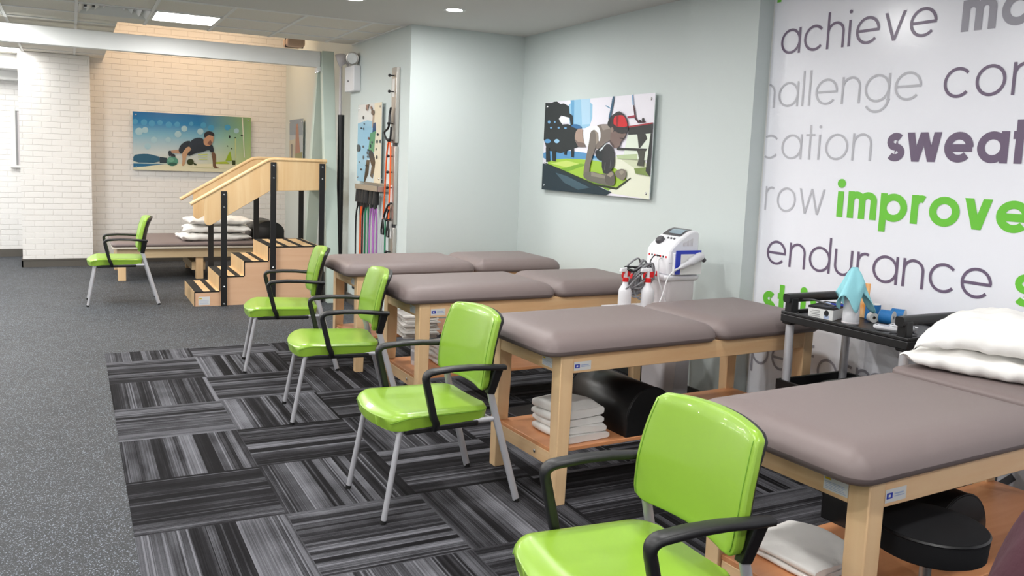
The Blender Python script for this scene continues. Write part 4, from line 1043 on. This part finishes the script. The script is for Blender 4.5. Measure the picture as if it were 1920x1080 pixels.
rtube('left purple resistance tube on the wall rack', 'purpletube', 1.10, .06, .45)
rtube('right purple resistance tube on the wall rack', 'purpletube', 0.99, .05, .55)
# outlets
t = thing('power_outlet', 'black double power outlet low on the sage wall behind the rearmost table', 'outlet', (XB, 1.86, .20))
MB().box((-.008, -.075, -.028), (0, .075, .028)).build('plate', M['black'], t, bevel=.003)
for y in (-.03, .03): MB().cyl((-.008, y, 0), (-.0095, y, 0), .018).build('socket', M['dgrey'], t)
t = thing('wall_grille', 'small black slotted grille low on the sage wall, right of the power outlet', 'grille', (XB, .84, .22))
MB().box((-.010, -.05, -.045), (0, .05, .045)).build('frame', M['black'], t, bevel=.003)
for k in range(4): MB().box((-.012, -.04, -.034+.019*k), (-.009, .04, -.026+.019*k)).build('slot', M['dgrey'], t)

# ------------------------------------------------------------------ electrotherapy machine on its stand
t = thing('therapy_machine', 'white electrotherapy unit with grey screen on a white column stand', 'therapy machine', (3.09, -2.34, 0))
def yz_prism(out, y0, y1, mm, name, bevel=.01, par=t):
    mb = MB(); mb.prism(out, lambda p: (p[0], y0, p[1]), lambda p: (p[0], y1, p[1])); return mb.build(name, mm, par, bevel=bevel, angle=50)
hd = yz_prism([(-.005, .90), (.0, 1.045), (.02, 1.075), (.08, 1.125), (.15, 1.168), (.19, 1.178), (.225, 1.165), (.228, .90)], -.115, .115, M['cwhite'], 'head', .012)
def top_pt(s, y, k=.002):        # along the sloping fascia, 0..1
    P = [(.02, 1.075), (.08, 1.125), (.15, 1.168), (.19, 1.178)]
    f = s*3; i = min(int(f), 2); f -= i
    return (P[i][0]+(P[i+1][0]-P[i][0])*f-.5*k, y, P[i][1]+(P[i+1][1]-P[i][1])*f+k)
mb = MB()
for i in range(8):
    a, b = .42+.58*i/8, .42+.58*(i+1)/8; mb.poly([top_pt(a, -.085), top_pt(b, -.085), top_pt(b, .095), top_pt(a, .095)])
mb.build('fascia', M['dgrey'], hd, smooth=False)
mb = MB()
for i in range(4):
    a, b = .50+.30*i/4, .50+.30*(i+1)/4; mb.poly([top_pt(a, -.07, .004), top_pt(b, -.07, .004), top_pt(b, .055, .004), top_pt(a, .055, .004)])
mb.build('screen', M['screen'], hd, smooth=False)
c = Vector(top_pt(.16, .045)); n_ = Vector((-.64, 0, .77))
MB().tube([c-n_*.002, c+n_*.012, c+n_*.02], [.030, .030, .024], 22).build('dial', M['dgrey'], hd)
for y in (.0, -.03, -.06):
    c = Vector(top_pt(.30, y)); MB().tube([c-n_*.002, c+n_*.004], .007, 10).build('button', M['dgrey'], hd)
for k in range(7): MB().box((-.003, .085-.028*k-.006, 1.005), (.003, .085-.028*k+.006, 1.017)).build('socket', M['red'] if k % 2 == 0 else M['black'], hd)
for k in range(8): MB().box((.10+.010*k, -.1165, 1.08), (.104+.010*k, -.114, 1.10+.004*k)).build('vent_slot', M['cgrey'], hd)
MB().box((-.002, -.116, .975), (.23, -.1145, .98)).build('seam_line', M['cgrey'], hd)
MB().slab(-.03, .24, -.13, .13, .862, .90, .03, .012, .012).build('cradle', M['cwhite'], t, angle=60)
MB().slab(.0, .215, -.115, .115, .06, .862, .025, .004, .004).build('column', M['cgrey'], t, angle=50)
mb = MB(); mb.prism([(.09, .10), (.205, .10), (.205, .72), (.17, .66), (.13, .56), (.105, .42)], lambda p: (p[0], -.1165, p[1]), lambda p: (p[0], -.1145, p[1])); mb.build('side_inset', M['greyv'], t, smooth=False)
MB().slab(-.06, .29, -.19, .19, .03, .07, .05, .02, .02).build('base', M['cgrey'], t, angle=60)
for x in (-.03, .26):
    for y in (-.15, .15): MB().tube([(x, y-.012, .022), (x, y+.012, .022)], .022, 14).build('caster', M['black'], t)
MB().box((-.34, -.12, .684), (0, .10, .694)).build('accessory_tray', M['cgrey'], t, bevel=.003)
MB().box((.02, -.142, .905), (.225, -.118, 1.04)).build('side_pocket', M['cwhite'], t, bevel=.004)
t2 = thing('manual_booklet', 'blue and white booklet in the side pocket of the therapy machine', 'booklet', (3.12, -2.489, .93))
MB().box((-.01, -.006, -.02), (.185, 0, .128)).build('cover', M['blueink'], t2, bevel=.001)
MB().box((.025, -.0075, -.022), (.19, -.0061, .105)).build('page', M['sticker'], t2)
t2 = thing('ultrasound_applicator', 'grey hand applicator slung diagonally on the side of the therapy machine', 'applicator', (3.14, -2.505, .99))
MB().tube(catmull([(-.05, 0, -.055), (.0, -.008, -.03), (.07, -.012, .0), (.13, -.01, .03), (.15, -.008, .025)], 5), [.007]*5+[.016]*5+[.025]*5+[.027]*5+[.022], 12).build('body', mat('light_grey_plastic', (214, 214, 218), .4), t2)
MB().tube([(.15, -.008, .028), (.178, -.006, .004)], .014, 12).build('sound_head', M['dgrey'], t2)
MB().tube(catmull([(-.05, 0, -.055), (-.10, -.005, -.10), (-.13, -.004, -.2), (-.19, -.03, -.29)], 6), .004, 8).build('cable', M['leadw'], t2)
# bottles in the tray
def bottle(label, x, y, rz, z=.6975):
    t = thing('spray_bottle', label, 'spray bottle', (x, y, z), rz)
    MB().lathe([(.036, 0), (.040, .006), (.040, .10), (.037, .112), (.034, .118), (.018, .145), (.0155, .165)], seg=24).build('bottle', M['cwhite'], t)
    MB().lathe([(.0185, .160), (.0185, .182), (.012, .186)], seg=20).build('collar', M['red'], t)
    MB().tube([(0, 0, .18), (0, 0, .215), (-.006, 0, .235)], [.012, .012, .014], 12).build('neck', M['cwhite'], t)
    MB().hexa([(-.055, -.011, .222), (.025, -.011, .222), (.025, .011, .222), (-.055, .011, .222), (-.05, -.008, .244), (.015, -.008, .250), (.015, .008, .250), (-.05, .008, .244)]).build('spray_head', M['cwhite'], t, bevel=.004)
    MB().tube([(-.02, 0, .225), (-.032, 0, .20), (-.03, 0, .185)], [.008, .007, .005], 8).build('trigger', M['red'], t)
    MB().hexa([(.0, -.012, .19), (.03, -.012, .19), (.03, .012, .19), (0, .012, .19), (.0, -.012, .226), (.034, -.012, .226), (.034, .012, .226), (0, .012, .226)]).build('back_cap', M['red'], t, bevel=.003)
bottle('white spray bottle with red trigger, farther left beside the therapy machine', 2.835, -2.365, math.radians(15))
bottle('white spray bottle with red trigger, standing nearer the therapy machine', 2.965, -2.42, math.radians(-10))
t = thing('lead_bundle', 'tangled bundle of grey electrode leads hanging in front of the therapy machine', 'electrode leads', (2.95, -2.36, .90))
random.seed(11)
mb = MB()
for k in range(11):
    ph = random.random()*6.28; rx, rz_ = .045+.04*random.random(), .07+.04*random.random()
    cx, cz = -.03+.05*random.random(), -.05+.05*random.random(); yy = -.03+.06*random.random()
    pts = [(cx+rx*math.cos(2*PI*q/14+ph)+.5*rz_*math.sin(2*PI*q/14), yy+.02*math.sin(q+ph), cz+rz_*math.sin(2*PI*q/14)) for q in range(15)]
    mb.tube(catmull(pts, 3), .0058, 6)
mb.build('grey_leads', M['lead'], t, angle=80)
mb = MB()
mb.tube(catmull([(.14, 0, .11), (.10, .0, .115), (.07, .0, .08), (.06, -.01, .03), (-.02, -.02, .03)], 5), .004, 6)
for k in range(4):
    pts = [(-.06+.055*math.cos(2*PI*q/12+k), -.02+.01*k, .035+.014*math.sin(2*PI*q/12+k*.7)) for q in range(13)]
    mb.tube(catmull(pts, 3), .004, 6)
mb.build('black_leads', M['black'], t, angle=80)
MB().tube(catmull([(.14, -.02, .10), (.09, -.05, .095), (.075, -.07, .05), (.08, -.075, -.02), (.11, -.08, -.10), (.16, -.10, -.25)], 6), .0055, 8).build('white_lead', M['leadw'], t, angle=80)
for x, z in ((.10, .02), (-.09, .01), (.02, -.02)): MB().tube([(x, -.035, z), (x-.01, -.037, z-.03)], .007, 8).build('red_plug', M['red'], t)

# ------------------------------------------------------------------ utility trolley by the mural
CX, CY, CR = 3.045, -3.43, math.radians(1.7)
t = thing('utility_trolley', 'black plastic trolley with silver posts in front of the mural', 'trolley', (CX, CY, 0), CR)
TW, TDp = .72, .50
def tray(z, name, rim=.022, th=.05):
    mb = MB()
    mb.box((0, -TW, z-th), (TDp, 0, z-rim)); mb.box((0, -TW, z-rim), (.018, 0, z)); mb.box((TDp-.018, -TW, z-rim), (TDp, 0, z)); mb.box((.018, -TW, z-rim), (TDp-.018, -TW+.018, z)); mb.box((.018, -.018, z-rim), (TDp-.018, 0, z))
    return mb.build(name, M['black'], t, bevel=.004)
tray(.858, 'top_tray', .016, .055); tray(.50, 'middle_tray', .05, .075); tray(.20, 'bottom_tray', .05, .075)
for x in (.035, TDp-.035):
    for y in (-.035, -TW+.035):
        MB().cyl((x, y, .10), (x, y, .80), .021, 18).build('post', M['silver'], t)
        MB().tube([(x, y-.012, .045), (x, y+.012, .045)], .045, 18).build('caster', M['black'], t)
        MB().box((x-.03, y-.03, .79), (x+.03, y+.03, .858)).build('corner_block', M['black'], t, bevel=.008)
for y in (-.04, -TW+.04):
    h = MB().sweep([(-.012, y, .927), (.02, y, .928), (.25, y, .927), (.45, y, .925), (TDp+.02, y, .925)], .022, .022, seg=14, pw=.5).build('handle', M['black'], t, angle=60)
    for x in (.035, TDp-.035): MB().hexa([(x-.028, y-.024, .853), (x+.022, y-.024, .853), (x+.022, y+.024, .853), (x-.028, y+.024, .853), (x-.030, y-.023, .93), (x+.02, y-.023, .93), (x+.02, y+.023, .93), (x-.030, y+.023, .93)]).build('handle_support', M['black'], h, bevel=.006)
tz = .8425
def cart_xy(x, y):
    c, s = math.cos(CR), math.sin(CR); return (CX+x*c-y*s, CY+x*s+y*c)
t = thing('glove_box', 'white and black glove box on the trolley', 'glove box', (3.095, -3.560, tz), math.radians(20))
MB().box((0, -.125, 0), (.21, 0, .062)).build('carton', M['sticker'], t, bevel=.002)
MB().box((-.0005, -.1255, .052), (.2105, .0005, .0625)).build('lid_band', M['black'], t)
mb = MB(); mb.prism(ell(0, 0, .012, .016, 18), lambda p: (-.001, -.092+p[0], .033+p[1]), lambda p: (-.0005, -.092+p[0], .033+p[1])); mb.build('emblem', M['blackink'], t)
MB().box((-.001, -.105, .006), (-.0004, -.08, .022)).build('blue_badge', M['paleink'], t)
mb = MB()
for k in range(4): mb.box((-.001, -.06, .012+.009*k), (-.0004, -.012-.006*(k % 2), .015+.009*k))
mb.build('text_lines', M['greyink'], t)
t = thing('reflex_comb', 'black curved plastic tool lying on the glove box', 'tool', (3.15, -3.60, tz+.064), math.radians(-70))
MB().sweep(catmull([(-.10, 0, .018), (-.05, 0, .022), (0, 0, .014), (.06, 0, .004)], 5), .014, .003).build('blade', M['black'], t)
t = thing('blue_marker', 'blue pen lying on the glove box', 'pen', (3.215, -3.62, tz+.0685), math.radians(-60))
MB().tube([(-.05, 0, .0), (.035, 0, 0), (.05, 0, 0)], [.006, .006, .002], 10).build('barrel', M['blueink'], t)
MB().tube([(-.055, 0, 0), (-.02, 0, 0)], .0068, 10).build('cap', M['paleink'], t)
# bottle under the aqua cloth
t = thing('lotion_bottle', 'white bottle standing on the trolley under the aqua cloth', 'bottle', (3.168, -3.757, tz))
MB().lathe([(.036, 0), (.040, .006), (.038, .06), (.036, .13), (.028, .16), (.014, .175), (.012, .22)], seg=26).build('body', M['cwhite'], t)
MB().lathe([(.0395, .004), (.0415, .008), (.0395, .014)], seg=26, cap=False).build('base_ring', M['cgrey'], t)
MB().lathe([(.014, .218), (.014, .25), (.008, .258)], seg=16).build('pump', M['cgrey'], t)
mb = MB(); NA, NR = 64, 14
def clothf(i, j):
    a = 2*PI*i; r = j
    fold = math.cos(3*a+.9)*.5+.30*math.cos(5*a+2.2)+.2*math.cos(2*a-.4)
    corner = .5+.5*math.cos(4*a+.8)
    rr = .010+.056*r**.9+.046*r*r*fold*.9
    rr = max(rr, .0145+.035*min(1, r*1.7) if r > .2 else 0.012)
    drop = (.125+.085*corner)*r**1.1+.012*r*r*fold
    return (rr*math.cos(a)*1.05, rr*math.sin(a)*1.05, .275-drop-.0*r)
mb.grid(clothf, NA, NR)
o = mb.build('aqua_cloth', M['teal'], None, weld=True, angle=80)
sm = o.modifiers.new('solid', 'SOLIDIFY'); sm.thickness = .003; sm.offset = 1
o.location = (3.168, -3.757, tz); o.rotation_euler = (0, 0, math.radians(-20))
tag(o, 'pale aqua cloth draped over the white bottle on the trolley', 'cloth')
t = thing('snack_bag', 'orange printed pouch standing behind the blue tape roll on the trolley', 'pouch', (3.375, -3.610, tz), math.radians(-62))
mb = MB()
mb.hexa([(-.055, -.018, 0), (.055, -.018, 0), (.055, .018, 0), (-.055, .018, 0), (-.062, -.002, .175), (.062, -.002, .175), (.062, .002, .175), (-.062, .002, .175)])
mb.build('pouch', M['orangebag'], t, bevel=.002)
def taperoll(label, loc, rot, r=.034, h=.07, group=None):
    t = thing('tape_roll', label, 'tape roll', loc, 0, group); t.rotation_euler = rot
    MB().lathe([(r*.25, .0), (r, .0), (r, h), (r*.25, h)], seg=26, cap=False).build('tape', [M['blue']], t, angle=40)
    MB().lathe([(r*.24, -.001), (r*.96, -.0015), (r*.98, -.0005)], seg=26, cap=False).build('white_edge', M['sticker'], t); MB().lathe([(r*.24, h+.001), (r*.96, h+.0015), (r*.98, h+.0005)], seg=26, cap=False).build('white_edge', M['sticker'], t)
    MB().lathe([(r*.25, 0), (r*.25, h)], seg=18, cap=False).build('core', M['greyink'], t)
    return t
taperoll('blue tape roll standing upright on the trolley', (3.39, -3.70, tz+.002), (0, 0, 0), .036, .075)
taperoll('blue tape roll lying on its side, nearer one of the two on the trolley', (3.345, -3.785, tz+.0345), (0, PI/2, math.radians(-72)), .034, .06)
taperoll('blue tape roll lying on its side, farther one of the two on the trolley', (3.435, -3.775, tz+.0345), (0, PI/2, math.radians(-66)), .034, .06)
t = thing('white_tape_roll', 'small white tape roll lying between the blue rolls on the trolley', 'tape roll', (3.325, -3.745, tz+.0245)); t.rotation_euler = (0, PI/2, math.radians(-112))
MB().lathe([(.008, 0), (.024, 0), (.024, .03), (.008, .03)], seg=22, cap=False).build('tape', M['sticker'], t); MB().lathe([(.008, 0), (.008, .03)], seg=14, cap=False).build('core', M['blackink'], t)
for k, (x, y, a, lab) in enumerate(((3.195, -3.945, 25, 'white handheld stimulator unit on the trolley, nearer the front edge'), (3.275, -3.965, 20, 'white handheld stimulator unit on the trolley, nearer the mural'))):
    t = thing('stimulator_unit', lab, 'stimulator', (x, y, tz), math.radians(a))
    MB().slab(-.032, .032, -.06, .06, 0, .024, .016, .008, .010).build('case', M['cwhite'], t, angle=60)
    MB().box((-.020, -.005, .0245), (.020, .04, .0255)).build('display', M['greyv'], t); MB().cyl((0, -.03, .024), (0, -.03, .027), .012).build('button_pad', M['greyink'], t)
t = thing('mobile_phone', 'black phone lying at the near end of the trolley', 'phone', (3.145, -4.045, tz), math.radians(60))
MB().slab(-.036, .036, -.07, .07, 0, .011, .012, .003, .003, under=.002).build('body', M['black'], t); MB().box((-.031, -.062, .0112), (.031, .062, .0116)).build('glass', M['blackink'], t)
t = thing('storage_case', 'black case lying on the middle tray of the trolley', 'case', (*cart_xy(.27, -.34), .4505), CR)
MB().slab(-.17, .17, -.19, .16, 0, .075, .03, .02, .02).build('lid', M['black'], t, angle=60); MB().tube([(-.172, -.06, .04), (-.20, -.06, .045), (-.20, .06, .045), (-.172, .06, .04)], .007, 8).build('carry_handle', M['dgrey'], t)

# ------------------------------------------------------------------ maroon garment in the corner nearest the viewer
mb = MB()
def garm(i, j):
    a = 2*PI*i; u = j
    r = .06+.28*u**.75+.012*u*math.sin(5*a+1)+.010*u*math.sin(9*a+2*u*6)
    z = .95-.95*u**1.7+.02*math.sin(4*a+7*u)*(1-u)*u*4
    return (r*math.cos(a), r*math.sin(a), max(z, .004))
mb.grid(garm, 60, 26); mb.poly([garm(k/60, 0) for k in range(60)])
o = mb.build('draped_garment', M['maroon'], None, weld=True, angle=80); o.location = (1.635, -5.70, .003)
tag(o, 'maroon soft fabric garment cut off at the bottom right corner of the photo', 'garment')
